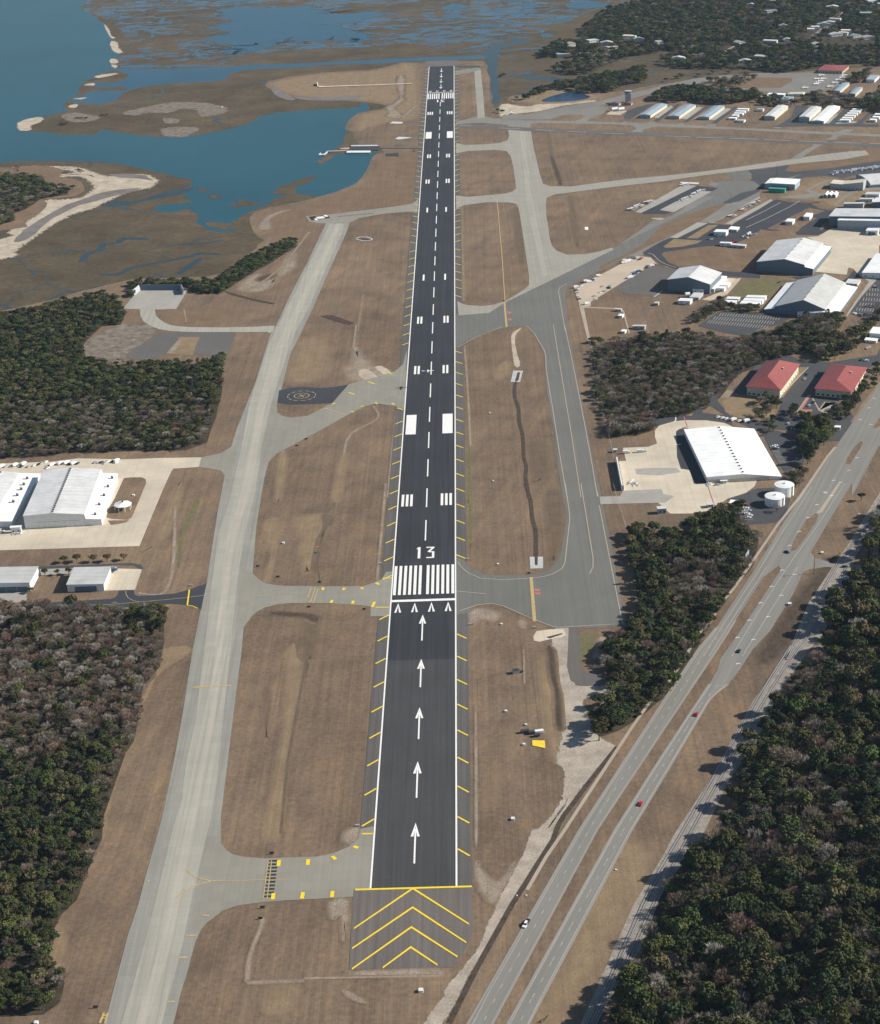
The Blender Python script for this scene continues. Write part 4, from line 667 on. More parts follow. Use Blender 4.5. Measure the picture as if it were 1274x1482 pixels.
def crown(kind,seed):
    """unit crown: radius 1, ground at z=0, top near z=2*h. Leaf tufts spread over lobes"""
    r=random.Random(seed); vs=[];fs=[]
    def tuft(p,s,n=None,squash=.8):
        n=(n or rnd_dir(r)); t=n.orthogonal().normalized(); t.rotate(Matrix.Rotation(r.uniform(0,6.28),3,n)); u=n.cross(t); k=len(vs)
        a=s*r.uniform(.7,1.3); b_=s*r.uniform(.6,1.1)
        for q in (t*a,u*b_,-t*a*r.uniform(.6,1),-u*b_): w_=p+q; vs.append((w_.x,w_.y,max(.05,w_.z)))
        fs.append((k,k+1,k+2,k+3))
    if kind in ('oak','dark','bright','olive'):
        L=[]; n=r.randint(9,13); top=1.55
        for i in range(n):
            a=i*2.4+r.uniform(-.4,.4); q=math.sqrt((i+.3)/n)*.72; z=1.15+.38*(1-q*q)+r.uniform(-.12,.12); L.append((Vector((math.cos(a)*q,math.sin(a)*q,z)),r.uniform(.28,.42)))
        for c,rr in L:
            for j in range(52):
                d=rnd_dir(r)
                if d.z<-.35: d.z=-d.z
                rad=rr*(.72+.36*r.random()); p=c+Vector((d.x*rad,d.y*rad,d.z*rad*.85)); nn=(d+rnd_dir(r)*.7).normalized(); tuft(p,.105,nn)
            k=len(vs)   # shaded inner mass of the lobe
            for i in range(6):
                a=i*math.pi/3; vs.append((c.x+math.cos(a)*rr*.72,c.y+math.sin(a)*rr*.72,c.z-.05))
            vs.append((c.x,c.y,c.z+rr*.62)); vs.append((c.x,c.y,c.z-rr*.7))
            for i in range(6): j=(i+1)%6; fs.append((k+i,k+j,k+6)); fs.append((k+j,k+i,k+7))
    elif kind=='pine':
        for lay in range(7):
            z=.95+lay*.17; R_=.62*(1-lay/7.5)+.12
            for i in range(5+r.randint(0,2)):
                a=r.uniform(0,6.28); q=R_*r.uniform(.5,1.05); c=Vector((math.cos(a)*q,math.sin(a)*q,z+r.uniform(-.05,.05)))
                for j in range(17): tuft(c+rnd_dir(r)*r.uniform(.05,.17),.08,(Vector((0,0,1))+rnd_dir(r)*.8).normalized())
    else:  # bare deciduous: fans of fine twigs on the limbs
        n=r.randint(24,32)
        for i in range(n):
            a=i*2.4+r.uniform(-.5,.5); q=math.sqrt((i+.5)/n)*.86; c=Vector((math.cos(a)*q,math.sin(a)*q,.95+.6*(1-q*q)+r.uniform(-.15,.15)))
            out=(c-Vector((0,0,.35))).normalized()
            for j in range(17):
                d=(out+rnd_dir(r)*.75).normalized(); p=c+rnd_dir(r)*.16; l=r.uniform(.14,.32); s=d.cross(rnd_dir(r)).normalized()*r.uniform(.012,.028); k=len(vs)
                for w_ in (p-s,p+s,p+d*l+s*.3,p+d*l-s*.3): vs.append(tuple(w_))
                fs.append((k,k+1,k+2,k+3))
            for j in range(2): tuft(c+rnd_dir(r)*.18,.05)
    return vs,fs
def trunk(kind,seed):
    r=random.Random(seed+99); vs=[];fs=[]
    def limb(a,b_,ra,rb,seg=5):
        d=(b_-a).normalized(); t=d.orthogonal().normalized(); u=d.cross(t); k=len(vs)
        for p,R_ in ((a,ra),(b_,rb)):
            for i in range(seg): an=2*math.pi*i/seg; w_=p+(t*math.cos(an)+u*math.sin(an))*R_; vs.append(tuple(w_))
        for i in range(seg): j=(i+1)%seg; fs.append((k+i,k+j,k+seg+j,k+seg+i))
    if kind=='pine':
        limb(Vector((0,0,0)),Vector((.03,0,1.1)),.045,.032); limb(Vector((.03,0,1.1)),Vector((0,0,2.1)),.032,.008)
        for i in range(6): a=i*2.3; z=1+i*.15; limb(Vector((0.02,0,z)),Vector((math.cos(a)*.45*(1-i/8),math.sin(a)*.45*(1-i/8),z+.05)),.014,.005,4)
        return vs,fs
    f=Vector((0,0,.5)); limb(Vector((0,0,0)),f,.085,.062)
    n=6 if kind in('bare','pale','red') else 5
    for i in range(n):
        a=i*6.28/n+r.uniform(-.3,.3); m1=Vector((math.cos(a)*.33,math.sin(a)*.33,.88+r.uniform(-.05,.1))); limb(f,m1,.045,.028)
        for j in (-1,1):
            e=Vector((math.cos(a+j*.4)*.68,math.sin(a+j*.4)*.68,1.2+r.uniform(-.1,.25))); limb(m1,e,.024,.007,4)
        limb(m1,Vector((m1.x*.9,m1.y*.9,1.5)),.022,.006,4)
    limb(f,Vector((0,0,1.5)),.04,.008)
    return vs,fs
LEAF={'oak':'oak_leaf','dark':'dark_leaf','bright':'bright_leaf','pine':'pine_needle','olive':'olive_leaf','bare':'bare_twig','pale':'pale_twig','red':'red_twig'}
KINDS_=[('oak',3),('dark',3),('bright',2),('pine',2),('olive',2),('bare',3),('pale',2),('red',2)]
PROTO=[];PIDX={}
src=bpy.data.collections.new('tree_kinds')
for kd,n in KINDS_:
    for i in range(n):
        sd=hash_=sum(map(ord,kd))*13+i*7
        cv,cf=crown(kd,sd); cm=bpy.data.meshes.new('crown'); cm.from_pydata(cv,[],cf); cm.materials.append(M[LEAF[kd]]); cm.update()
        tv,tf=trunk(kd,sd); tm=bpy.data.meshes.new('trunk'); tm.from_pydata(tv,[],tf); tm.materials.append(M['bark']); tm.update()
        jm=bpy.data.meshes.new('tree'); jm.from_pydata(cv+tv,[],cf+[tuple(q+len(cv) for q in f) for f in tf]); jm.materials.append(M[LEAF[kd]]); jm.materials.append(M['bark'])
        for k,p in enumerate(jm.polygons): p.material_index=0 if k<len(cf) else 1
        jm.update(); PIDX.setdefault(kd,[]).append(len(PROTO)); PROTO.append((cm,tm,jm))
        o=bpy.data.objects.new('kind_%02d'%(len(PROTO)-1),jm); src.objects.link(o)
def pip(x,y,P):
    c=False; n=len(P); j=n-1
    for i in range(n):
        a,b_=P[i],P[j]
        if (a.y>y)!=(b_.y>y) and x<(b_.x-a.x)*(y-a.y)/(b_.y-a.y)+a.x: c=not c
        j=i
    return c
def scatter(P,sp,rng,lim=(-1.15,1.15)):
    x0=min(p.x for p in P);x1=max(p.x for p in P);y0=min(p.y for p in P);y1=max(p.y for p in P); out=[]
    y=y0
    while y<y1:
        x=x0
        while x<x1:
            a=x+rng.uniform(-.45,.45)*sp; b_=y+rng.uniform(-.45,.45)*sp
            q=proj(a,b_,5)
            if -60<q[0]<1400 and -70<q[1]<1590 and pip(a,b_,P): out.append((a,b_,q))
            x+=sp
        y+=sp*.9
    return out
from mathutils import noise as mn
def fld(x,y,s,o=0): return mn.noise(Vector((x*s,y*s,o)))   # about -1..1
def near_house(x,y):
    for h in HW_:
        if abs(x-h.x-6)<17 and -34<y-h.y<16: return True
    for P_ in LANE:
        for i in range(len(P_)-1):
            a,b_=P_[i],P_[i+1]; d=b_-a; t=max(0,min(1,(Vector((x,y))-a).dot(d)/d.length_squared)); q=a+d*t
            if abs(q.x-x)<9 and -26<y-q.y<9: return True
    return False
def pick(rng,tab):
    t=rng.random()*sum(w_ for _,w_ in tab)
    for k,w_ in tab:
        t-=w_
        if t<=0: return k
    return tab[0][0]
GREEN=[('oak',4),('dark',3),('bright',2),('olive',1.5),('pine',.6)]; BARE=[('bare',5),('pale',2),('red',1.3)]
def mixk(rng,green):  return pick(rng,GREEN) if rng.random()<green else pick(rng,BARE)
TREES=[]  # x,y,radius,height factor,kind,wood
rng=random.Random(3)
for wood,sp,rad in (('wood_east',7.4,(3.0,7.4)),('wood_strip',6.8,(2.8,6.0)),('wood_bare',6.0,(2.6,4.6)),('wood_south_west',6.1,(2.3,5.0)),('wood_west',6.2,(2.4,4.9)),('wood_marsh_edge',6.4,(3.4,5.2)),('wood_island',8.5,(4,6)),('wood_far',11.5,(5,8.5))):
    for x,y,q in scatter(FP[wood],sp,rng):
        n1=fld(x,y,.012,1); n2=fld(x,y,.035,5); n3=fld(x,y,.02,9)
        if wood=='wood_east': gg=.74+.42*n1+.2*n2; hf=rng.uniform(.65,1.3)
        elif wood=='wood_strip': gg=.9 if not(970<q[0]<1040 and 810<q[1]<870) else .25; hf=rng.uniform(.65,1.1); gg+=.25*n2-.08
        elif wood=='wood_bare': gg=.24+.35*n1+(.3 if q[0]>1090 else 0); hf=rng.uniform(.8,1.0)
        elif wood=='wood_south_west': gg=(.10 if q[1]<1040 else .10+(q[1]-1040)/110*.65)+.35*n2; gg=max(gg,.8 if (q[0]>185 and q[1]<915) else 0); gg=min(gg,.85); hf=rng.uniform(.8,1.15)
        elif wood=='wood_west': gg=(.95 if q[1]<575 else .42)+.35*n2; hf=rng.uniform(.65,.9)
        elif wood=='wood_marsh_edge': gg=1; hf=.62
        elif wood=='wood_island': gg=.6+.5*n1; hf=.6
        else: gg=.80+.4*n1; hf=rng.uniform(.6,.85)
        if wood=='wood_far' and near_house(x,y): continue
        if wood=='wood_far' and (n3>.40 or fld(x,y,.006,3)>.42): continue
        if wood=='wood_east' and n3>.5 and rng.random()<.6: continue
        R_=rng.uniform(*rad)*(1+.15*n2); k=mixk(rng,gg)
        if k=='pine': R_*=.9
        if k in('bare','pale','red'): R_*=.9
        TREES.append((x,y,R_,hf,k,wood,q))
for wood,sp,rad,gr in (('belt_pond',9,(5,7.5),.97),('belt_clump',10,(6,8),1),('belt_rows_west',8.5,(5,7),.95),('belt_rows_east',8.5,(5,7),.8),('belt_rows_east2',8.5,(4,6),.6),('belt_brush',8.5,(4,6.5),.35),('belt_brush2',8.5,(5,7.5),.8),('belt_ramp',9,(5,7),.7),('belt_island',9,(4,6.5),.35),('belt_offices',7,(3.8,6.2),.5),('belt_offices2',7.4,(4.2,7),.9),('belt_road',6.6,(3.2,5.2),.85),('belt_oaks',7.2,(4.6,7),.95),('belt_tanks',6,(3,4.6),.5),('belt_lawn',7,(3,5.2),.7),('belt_lot',6.6,(3.4,5.2),.9),('belt_lot2',7,(4,6.4),.9),('belt_south',6.8,(4,6.2),.95),('belt_hedge',5,(2.4,4),.55)):
    for x,y,q in scatter(BELTS[wood],sp,rng):
        if wood in('belt_offices2','belt_lawn','belt_brush','belt_island') and fld(x,y,.04,2)>.25: continue
        TREES.append((x,y,rng.uniform(*rad),rng.uniform(.65,.95),mixk(rng,gr+.3*fld(x,y,.03,4)),wood,q))
# lone trees, rows and clumps: photo pixel of the foot, radius m, height factor, kind, group
LONE=[]
def lone(z,s,rad,hf,kinds,label,group,n=1,jit=0):
    for a,b_ in Z(*z,s):
        p=G(a,b_)
        for i in range(n):
            x=p.x+rng.uniform(-jit,jit); y=p.y+rng.uniform(-jit,jit); LONE.append((x,y,rad*rng.uniform(.85,1.15),hf*rng.uniform(.9,1.1),rng.choice(kinds),label,group,proj(x,y,3)))
lone(Zp,'1165,97',3.6,1.0,['dark'],'small round evergreen standing alone on the grass between highway and railway',None)
lone(Zm,'372,455 445,450 540,450 620,448 715,440',3.6,.8,['olive'],'small olive green tree in the row behind the two small hangars','trees in a row behind the small hangars')
lone(Zm,'260,528 333,526 398,522',2.6,.9,['olive','oak'],'small tree on the lawn between the two small grey roofed hangars','lawn trees between the small hangars')
lone(Zm,'178,630',2.8,.9,['olive'],'small leafy tree at the front corner of the western small hangar',None)
lone(Zs,'905,525',5.6,.95,['oak'],'round green tree alone at the edge of the sandy clearing, casting a long shadow',None)
lone(Zs,'905,335 965,330 880,420 940,440 1000,455 1060,420 1090,380 1000,380',4.4,.85,['oak','dark'],'green tree in the clump beside the sandy clearing and highway','clump beside the sandy clearing')
lone(Zo,'960,960 1010,975 1060,985 1100,990 940,985',5,.8,['dark','oak'],'dark tree at the north edge of the sandy clearing','trees at the sandy clearing edge')
lone(Zt,'1240,180',5,1,['dark'],'dark tree of the eastern wood edge beside the railway',None)
lone(X3,'700,250 760,220 930,650 1000,660 1040,620 1000,720 790,960 720,200',4.0,.8,['olive','oak','bare'],'scrubby tree by the white hangar and its tanks','scrubby trees around the white hangar')
lone(Zc,'520,550 560,545 585,540 430,572 470,570 340,445 355,440 345,652 320,645',4.6,.55,['dark'],'small dark shrub tree at the edge of the far creek and pond','shrubs at the far creek and pond')
lone(Zd,'40,470 100,455 130,450 230,440 310,425 400,425 640,415 720,410 790,405 120,440',5.5,.55,['dark','olive'],'bush on the bank north of the ramp loop','bushes north of the ramp loop')
lone(Zd,'620,390 680,392 740,388 800,380 850,375 560,395 520,390 470,398',7.5,.6,['dark','bare'],'tree at the near edge of the far wood','trees at the near edge of the far wood')
lone(Ze,'350,165 420,175 300,165 390,190 260,160',5,.6,['dark'],'dark bush on the grassy shore beside the western island wood','bushes on the western shore')
lone(A0,'112,172 118,172 125,172 148,168 155,167 88,180 92,181 96,180',4,.35,['dark'],'low dark bush on the scrubby spit in the bay','bushes on the spit')
lone(Y7,'260,965 290,950 330,960 350,980',4,.7,['oak','bare'],'tree at the north west corner of the bare wood','trees at the bare wood corner')
lone(X2,'180,290 240,295 300,290 360,295 420,290 470,280 520,270 210,240 280,220 340,200 400,210 450,220 500,230 160,250 530,230',4.6,.85,['bare','pale'],'leafless tree of the clump west of the cream apron','leafless clump west of the cream apron')
lone(X1,'1150,30 1180,20 1210,30',2,.5,['dark'],'shrub beside the eastern car park','shrubs beside the eastern car park')
bylabel={'belt_pond':'%s in the belt north of the far pond','belt_clump':'%s in the clump at the far marsh','belt_rows_west':'%s in the belt behind the westernmost long hangars','belt_rows_east':'%s in the belt between small sheds and ramp loop','belt_rows_east2':'%s beside the workshops behind the wide cream hangar','belt_brush':'%s in the brush behind the white roofed long hangars','belt_brush2':'%s at the eastern end of the hangar rows','belt_ramp':'%s beside the far aircraft ramp','belt_island':'%s on the island of the ramp loop','belt_offices':'%s between the large car park and the offices','belt_offices2':'%s behind the red roofed offices','belt_road':'%s on the highway verge beside the eastern red roof','belt_oaks':'%s between the white hangar car park and highway','belt_tanks':'%s beside the two white tanks','belt_lawn':'%s on the lawn before the western red roof','belt_lot':'%s in the office car park, near the red kerb','belt_lot2':'%s in the office car park, nearest the highway entrance','belt_south':'%s beside the small car park south of the white hangar','belt_hedge':'%s in the hedge above the large car park','wood_east':'%s of the eastern wood beyond the railway','wood_strip':'%s in the wood between the taxiway and the highway','wood_bare':'%s in the leafless wood north of the white hangar','wood_south_west':'%s in the south western wood beside the taxiway','wood_west':'%s in the wood behind the western hangars','wood_marsh_edge':'%s at the edge of the marsh','wood_island':'%s on the western island','wood_far':'%s in the far wood'}
adj={'oak':'rounded olive green oak','dark':'dark green evergreen oak','bright':'bright green broadleaf tree','pine':'tall green pine','olive':'yellowish green oak','bare':'leafless grey brown tree','pale':'leafless pale grey tree','red':'leafless reddish brown tree'}
nm={'pine':'pine_tree','bare':'bare_tree','pale':'bare_tree','red':'bare_tree'}
def is_vis(q): return -6<q[0]<1280 and -6<q[1]<1490
def size(t):
    x,y=t[0],t[1]; return t[2]/( (Vector((x,y,5))-CO).dot(AF))
wood=[t for t in TREES if is_vis(t[6])]; wood.sort(key=lambda t:-size(t)); lonev=[t for t in LONE if is_vis(t[7])]; lonev.sort(key=lambda t:-size(t))
for i,t in enumerate(lonev): pass
pool=[('w',size(t),t) for t in wood]+[('l',size(t)*1.25,t) for t in lonev]; pool.sort(key=lambda a:-a[1])
kept=set(); NI=300
def make_tree(x,y,R_,hf,kd,label,group):
    cm,tm,_=PROTO[rng.choice(PIDX[kd])]
    e=bpy.data.objects.new(nm.get(kd,'oak_tree'),None); col.objects.link(e); e.location=(x,y,0); s=R_; hz=R_*hf*(1.05 if kd!='pine' else 1.35); e.scale=(s,s,hz); e.rotation_euler=(0,0,rng.uniform(0,6.28))
    e.empty_display_size=.5; tag(e,label,'tree',group)
    for n_,me in (('crown',cm),('trunk',tm)):
        o=bpy.data.objects.new(n_,me); col.objects.link(o); o.parent=e
for i,(c,s_,t) in enumerate(pool[:NI]):
    kept.add(id(t))
    if c=='w':
        lab=bylabel[t[5]]%adj[t[4]]; make_tree(t[0],t[1],t[2],t[3],t[4],lab,lab.replace(adj[t[4]],adj[t[4]]+'s'))
    else: make_tree(t[0],t[1],t[2],t[3],t[4],t[5],t[6])
rest=[(t[0],t[1],t[2],t[3],t[4]) for c,s_,t in pool[NI:]]+[(t[0],t[1],t[2],t[3],t[4]) for t in TREES if not is_vis(t[6])]
# undergrowth along every wood belongs to the same mass
for wn,P in FP.items():
    sp=7.5 if wn!='wood_far' else 24
    for x,y,q in scatter(P,sp,rng):
        if wn=='wood_far' and near_house(x,y): continue
        rest.append((x,y,rng.uniform(1.4,2.6)*(1.6 if wn=='wood_far' else 1),rng.uniform(.5,.8),pick(rng,[('olive',2),('dark',3),('bare',3),('oak',2),('red',1)])))
me=bpy.data.meshes.new('woodland'); me.from_pydata([(t[0],t[1],0) for t in rest],[],[])
n_=len(rest); rows=[(rng.choice(PIDX[t[4]]),(t[2],t[2],t[2]*t[3]*(1.05 if t[4]!='pine' else 1.35)),rng.uniform(0,6.28)) for t in rest]
me.attributes.new('pick','INT','POINT'); me.attributes['pick'].data.foreach_set('value',[r_[0] for r_ in rows])
me.attributes.new('size','FLOAT_VECTOR','POINT'); me.attributes['size'].data.foreach_set('vector',[c_ for r_ in rows for c_ in r_[1]])
me.attributes.new('turn','FLOAT','POINT'); me.attributes['turn'].data.foreach_set('value',[r_[2] for r_ in rows])
wo=bpy.data.objects.new('woodland',me); col.objects.link(wo); tag(wo,'dense mass of mixed evergreen and leafless woodland around the airfield','woodland',None,'stuff')
ng=bpy.data.node_groups.new('grow_woodland','GeometryNodeTree'); ng.interface.new_socket('Geometry',in_out='INPUT',socket_type='NodeSocketGeometry'); ng.interface.new_socket('Geometry',in_out='OUTPUT',socket_type='NodeSocketGeometry')
gi=ng.nodes.new('NodeGroupInput'); go=ng.nodes.new('NodeGroupOutput'); ip=ng.nodes.new('GeometryNodeInstanceOnPoints'); ci=ng.nodes.new('GeometryNodeCollectionInfo')
ci.inputs['Collection'].default_value=src; ci.inputs['Separate Children'].default_value=True; ci.inputs['Reset Children'].default_value=True; ip.inputs['Pick Instance'].default_value=True
def nattr(n_,ty):
    a=ng.nodes.new('GeometryNodeInputNamedAttribute'); a.data_type=ty; a.inputs['Name'].default_value=n_; return a
a1,a2,a3=nattr('pick','INT'),nattr('size','FLOAT_VECTOR'),nattr('turn','FLOAT')
cx=ng.nodes.new('ShaderNodeCombineXYZ'); er_=ng.nodes.new('FunctionNodeEulerToRotation')
sp2=ng.nodes.new('GeometryNodeMeshToPoints')
lk=ng.links.new; lk(gi.outputs[0],sp2.inputs[0]); lk(sp2.outputs[0],ip.inputs['Points']); lk(ci.outputs[0],ip.inputs['Instance']); lk(a1.outputs['Attribute'],ip.inputs['Instance Index']); lk(a2.outputs['Attribute'],ip.inputs['Scale'])
lk(a3.outputs['Attribute'],cx.inputs['Z']); lk(cx.outputs[0],er_.inputs[0]); lk(er_.outputs[0],ip.inputs['Rotation']); lk(ip.outputs[0],go.inputs[0])
md=wo.modifiers.new('woodland','NODES'); md.node_group=ng
print('trees',len(rest),'kept',len(kept),'lone',len(lonev),'wood',len(wood))
# ================================================================== BUILDINGS
def mesh(name,vs,fs,mat,parent=None,idx=None):
    me=bpy.data.meshes.new(name); me.from_pydata([tuple(v) for v in vs],[],fs); me.update(); o=link(name,me,mat,parent)
    if idx:
        for p,i in zip(me.polygons,idx): p.material_index=i
    return o
class MB:
    def __init__(s): s.v=[];s.f=[]
    def box(s,x0,x1,y0,y1,z0,z1):
        k=len(s.v); s.v+=[(x0,y0,z0),(x1,y0,z0),(x1,y1,z0),(x0,y1,z0),(x0,y0,z1),(x1,y0,z1),(x1,y1,z1),(x0,y1,z1)]
        s.f+=[(k,k+3,k+2,k+1),(k+4,k+5,k+6,k+7),(k,k+1,k+5,k+4),(k+1,k+2,k+6,k+5),(k+2,k+3,k+7,k+6),(k+3,k,k+4,k+7)]; return s
    def ext(s,prof,y0,y1):   # closed profile in x,z extruded along y
        k=len(s.v); n=len(prof); s.v+=[(x,y0,z) for x,z in prof]+[(x,y1,z) for x,z in prof]
        s.f.append(tuple(range(k,k+n))); s.f.append(tuple(range(k+2*n-1,k+n-1,-1)))
        for i in range(n): j=(i+1)%n; s.f.append((k+j,k+i,k+n+i,k+n+j))
        return s
    def cyl(s,c,r,z0,z1,n=24,r2=None,axis='z'):
        k=len(s.v); r2=r if r2 is None else r2
        for q,(zz,rr) in enumerate(((z0,r),(z1,r2))):
            for i in range(n):
                a=2*math.pi*i/n; p=(math.cos(a)*rr,math.sin(a)*rr)
                s.v.append((c[0]+p[0],c[1]+p[1],zz) if axis=='z' else ((zz,c[0]+p[0],c[1]+p[1]) if axis=='x' else (c[0]+p[0],zz,c[1]+p[1])))
        for i in range(n): j=(i+1)%n; s.f.append((k+i,k+j,k+n+j,k+n+i))
        s.f.append(tuple(range(k+n-1,k-1,-1))); s.f.append(tuple(range(k+n,k+2*n))); return s
    def build(s,name,mat,parent=None): return mesh(name,s.v,s.f,mat,parent)
def empty(name,p,rot,label,cat,group=None,z=0.0):
    e=bpy.data.objects.new(name,None); col.objects.link(e); e.location=(p.x,p.y,z); e.rotation_euler=(0,0,rot); e.empty_display_size=1; return tag(e,label,cat,group)
GRID=math.radians(-23.5)
def grid(P0,P1,z,fl,fr):
    """the north eastern buildings all stand on one street grid"""
    u=(P1-P0); Wd=u.length; u.normalize(); q=Z(*z,'%g,%g'%fl)[0]
    if q[0]>820 and q[1]<600 and abs(math.atan2(u.y,u.x)-GRID)<math.radians(30):
        u=Vector((math.cos(GRID),math.sin(GRID))); X=Z(*z,'%g,%g'%fr)[0][0]; a,b_=0,900
        for _ in range(40):
            m_=(a+b_)/2
            if proj(P0.x+u.x*m_,P0.y+u.y*m_,0)[0]<X: a=m_
            else: b_=m_
        Wd=a
    return u,Wd
def hall(name,label,z,fl,fr,prof,back,wall='wall_white',roof='roof_white',group=None,door='wall_grey',door_t=None,backz=None,windows=0,vents=0,lower=None,steps=None,cat='hangar',dw=.6,dh=.75,roofs=None,mind=0,side_win=0):
    """fl, fr: foot of the front wall in the photo; prof: (t, photo y of the roof edge there); back: photo point of the far right roof corner"""
    P0,P1=G(*Z(*z,'%g,%g'%fl)[0]),G(*Z(*z,'%g,%g'%fr)[0]); u,Wd=grid(P0,P1,z,fl,fr); v=Vector((-u.y,u.x)); rot=math.atan2(u.y,u.x)
    pr=[]
    for t,yy in prof:
        p=P0+u*(t*Wd); pr.append((t*Wd,max(2.2,hgt(p,z[1]+yy/z[2]))))
    hb=pr[-1][1] if backz is None else backz
    B=G(*Z(*z,'%g,%g'%back)[0],hb); D=abs((B-P0).dot(v)); D=max(D,mind)
    if (B-P0).dot(v)<0 and not mind: v=-v
    e=empty(name,P0,rot,label,cat,group)
    poly=[(pr[-1][0],0)]+[(x,h) for x,h in reversed(pr)]
    poly=[(0,-.0)]+[(x,h) for x,h in pr]+[(Wd,0)]
    MB().ext([(x,h-.0) for x,h in poly][::-1],0,D).build('wall',wall,e)
    # roof sheets follow the profile, with an overhang and a real thickness
    for i in range(len(pr)-1):
        (xa,ha),(xb,hb_)=pr[i],pr[i+1]
        if xb-xa<.6: continue
        ea=.5 if i==0 else 0; eb=.5 if i==len(pr)-2 else 0; sl=(hb_-ha)/(xb-xa)
        pts=[(xa-ea,ha-ea*sl+.06),(xb+eb,hb_+eb*sl+.06),(xb+eb,hb_+eb*sl+.36),(xa-ea,ha-ea*sl+.36)]
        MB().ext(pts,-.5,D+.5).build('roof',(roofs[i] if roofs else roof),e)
    hm=min(h for _,h in pr[1:-1]) if len(pr)>2 else pr[0][1]
    if door:
        a,b_=door_t or ((1-dw)/2,(1+dw)/2); h_=hm*dh; n=max(2,int((b_-a)*Wd/7)); 
        for i in range(n):
            x0=Wd*(a+(b_-a)*i/n)+.12; x1=Wd*(a+(b_-a)*(i+1)/n)-.12; MB().box(x0,x1,-.22-(i%2)*.12,-.02,.05,h_).build('hangar_door',door,e)
    for i in range(windows):
        x=Wd*(i+.5)/windows; MB().box(x-.6,x+.6,-.08,.0,1.0,2.2).build('window','glass_dark',e)
    for i in range(side_win):
        yy=D*(i+.5)/side_win; MB().box(Wd-.02,Wd+.07,yy-.7,yy+.7,1.0,2.3).build('window','glass_dark',e)
    if vents:
        j=max(range(len(pr)),key=lambda q:pr[q][1]); x,h=pr[j]
        for i in range(vents):
            yy=D*(i+.5)/vents; MB().box(x-.7,x+.7,yy-.7,yy+.7,h+.3,h+1.0).build('roof_vent','metal_dark' if vents>10 else 'wall_grey',e)
    return e,Wd,D,pr
def hip(name,label,z,fl,fr,eave_y,apex,back,group=None):
    P0,P1=G(*Z(*z,'%g,%g'%fl)[0]),G(*Z(*z,'%g,%g'%fr)[0]); u,Wd=grid(P0,P1,z,fl,fr); v=Vector((-u.y,u.x)); he=hgt(P0,z[1]+eave_y/z[2])
    B=G(*Z(*z,'%g,%g'%back)[0],he); D=abs((B-P0).dot(v)); e=empty(name,P0,math.atan2(u.y,u.x),label,'office building',group)
    c=P0+u*Wd/2+v*Wd*.42; hr=hgt(c,z[1]+apex[1]/z[2])
    MB().box(0,Wd,0,D,0,he).build('wall','wall_cream',e)
    o=1.3; V=[(-o,-o,he),(Wd+o,-o,he),(Wd+o,D+o,he),(-o,D+o,he),(Wd/2,Wd*.42,hr),(Wd/2,D-Wd*.42,hr),(-o,-o,he-.3),(Wd+o,-o,he-.3),(Wd+o,D+o,he-.3),(-o,D+o,he-.3)]
    mesh('roof',V,[(0,1,4),(1,2,5,4),(2,3,5),(3,0,4,5),(6,9,8,7),(0,6,7,1),(1,7,8,2),(2,8,9,3),(3,9,6,0)],'roof_red',e)
    for i in range(7): x=Wd*(i+.5)/7; MB().box(x-1,x+1,-.1,.0,1,min(2.6,he-.6)).build('window','glass_dark',e)
    for i in range(9): y=D*(i+.5)/9; MB().box(Wd,Wd+.1,y-1,y+1,1,min(2.6,he-.6)).build('window','glass_dark',e)
    MB().box(Wd*.7,Wd*.7+1.6,D*.6,D*.6+1.6,he+.2,he+(hr-he)*.6+1.2).build('roof_vent','wall_grey',e)
    return e
# --- west side
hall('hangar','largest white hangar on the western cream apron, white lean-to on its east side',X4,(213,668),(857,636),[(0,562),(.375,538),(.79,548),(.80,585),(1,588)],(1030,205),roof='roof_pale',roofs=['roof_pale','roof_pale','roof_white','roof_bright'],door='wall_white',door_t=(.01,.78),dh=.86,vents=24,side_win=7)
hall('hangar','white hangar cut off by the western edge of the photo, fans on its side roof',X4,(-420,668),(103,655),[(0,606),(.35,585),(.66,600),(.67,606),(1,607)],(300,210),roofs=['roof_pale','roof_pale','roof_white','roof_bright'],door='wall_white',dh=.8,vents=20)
hall('small_hangar','small grey roofed hangar beside the cream parking pad, white east wall',Zm,(392,625),(603,618),[(0,583),(1,579)],(637,481),roof='roof_grey',door='wall_blue',dh=.7,wall='wall_white')
hall('small_hangar','small grey roofed hangar cut off by the western edge of the photo',Zm,(-160,630),(178,622),[(0,577),(1,571)],(222,480),roof='roof_grey',door='wall_blue',dh=.55,wall='wall_white',dw=.9)
def fan(z,s,label,grp):
    for i,(a,b_) in enumerate(Z(*z,s)):
        p=G(a,b_,7.0); e=empty('roof_fan',p,0,label,'roof fan',grp,6.4); MB().cyl((0,0),1.0,-.9,1.0,12).build('housing','metal_dark',e); MB().cyl((0,0),1.15,1.0,1.35,12,.4).build('cap','steel',e)
fan(X4,'228,235 200,285 178,325 145,375 112,430','round exhaust fan on the white side roof of the westernmost hangar','fans on the westernmost hangar roof'); fan(X4,'940,230 905,302 872,376 832,454 798,536','round exhaust fan on the white lean-to of the largest western hangar','fans on the largest western hangar')
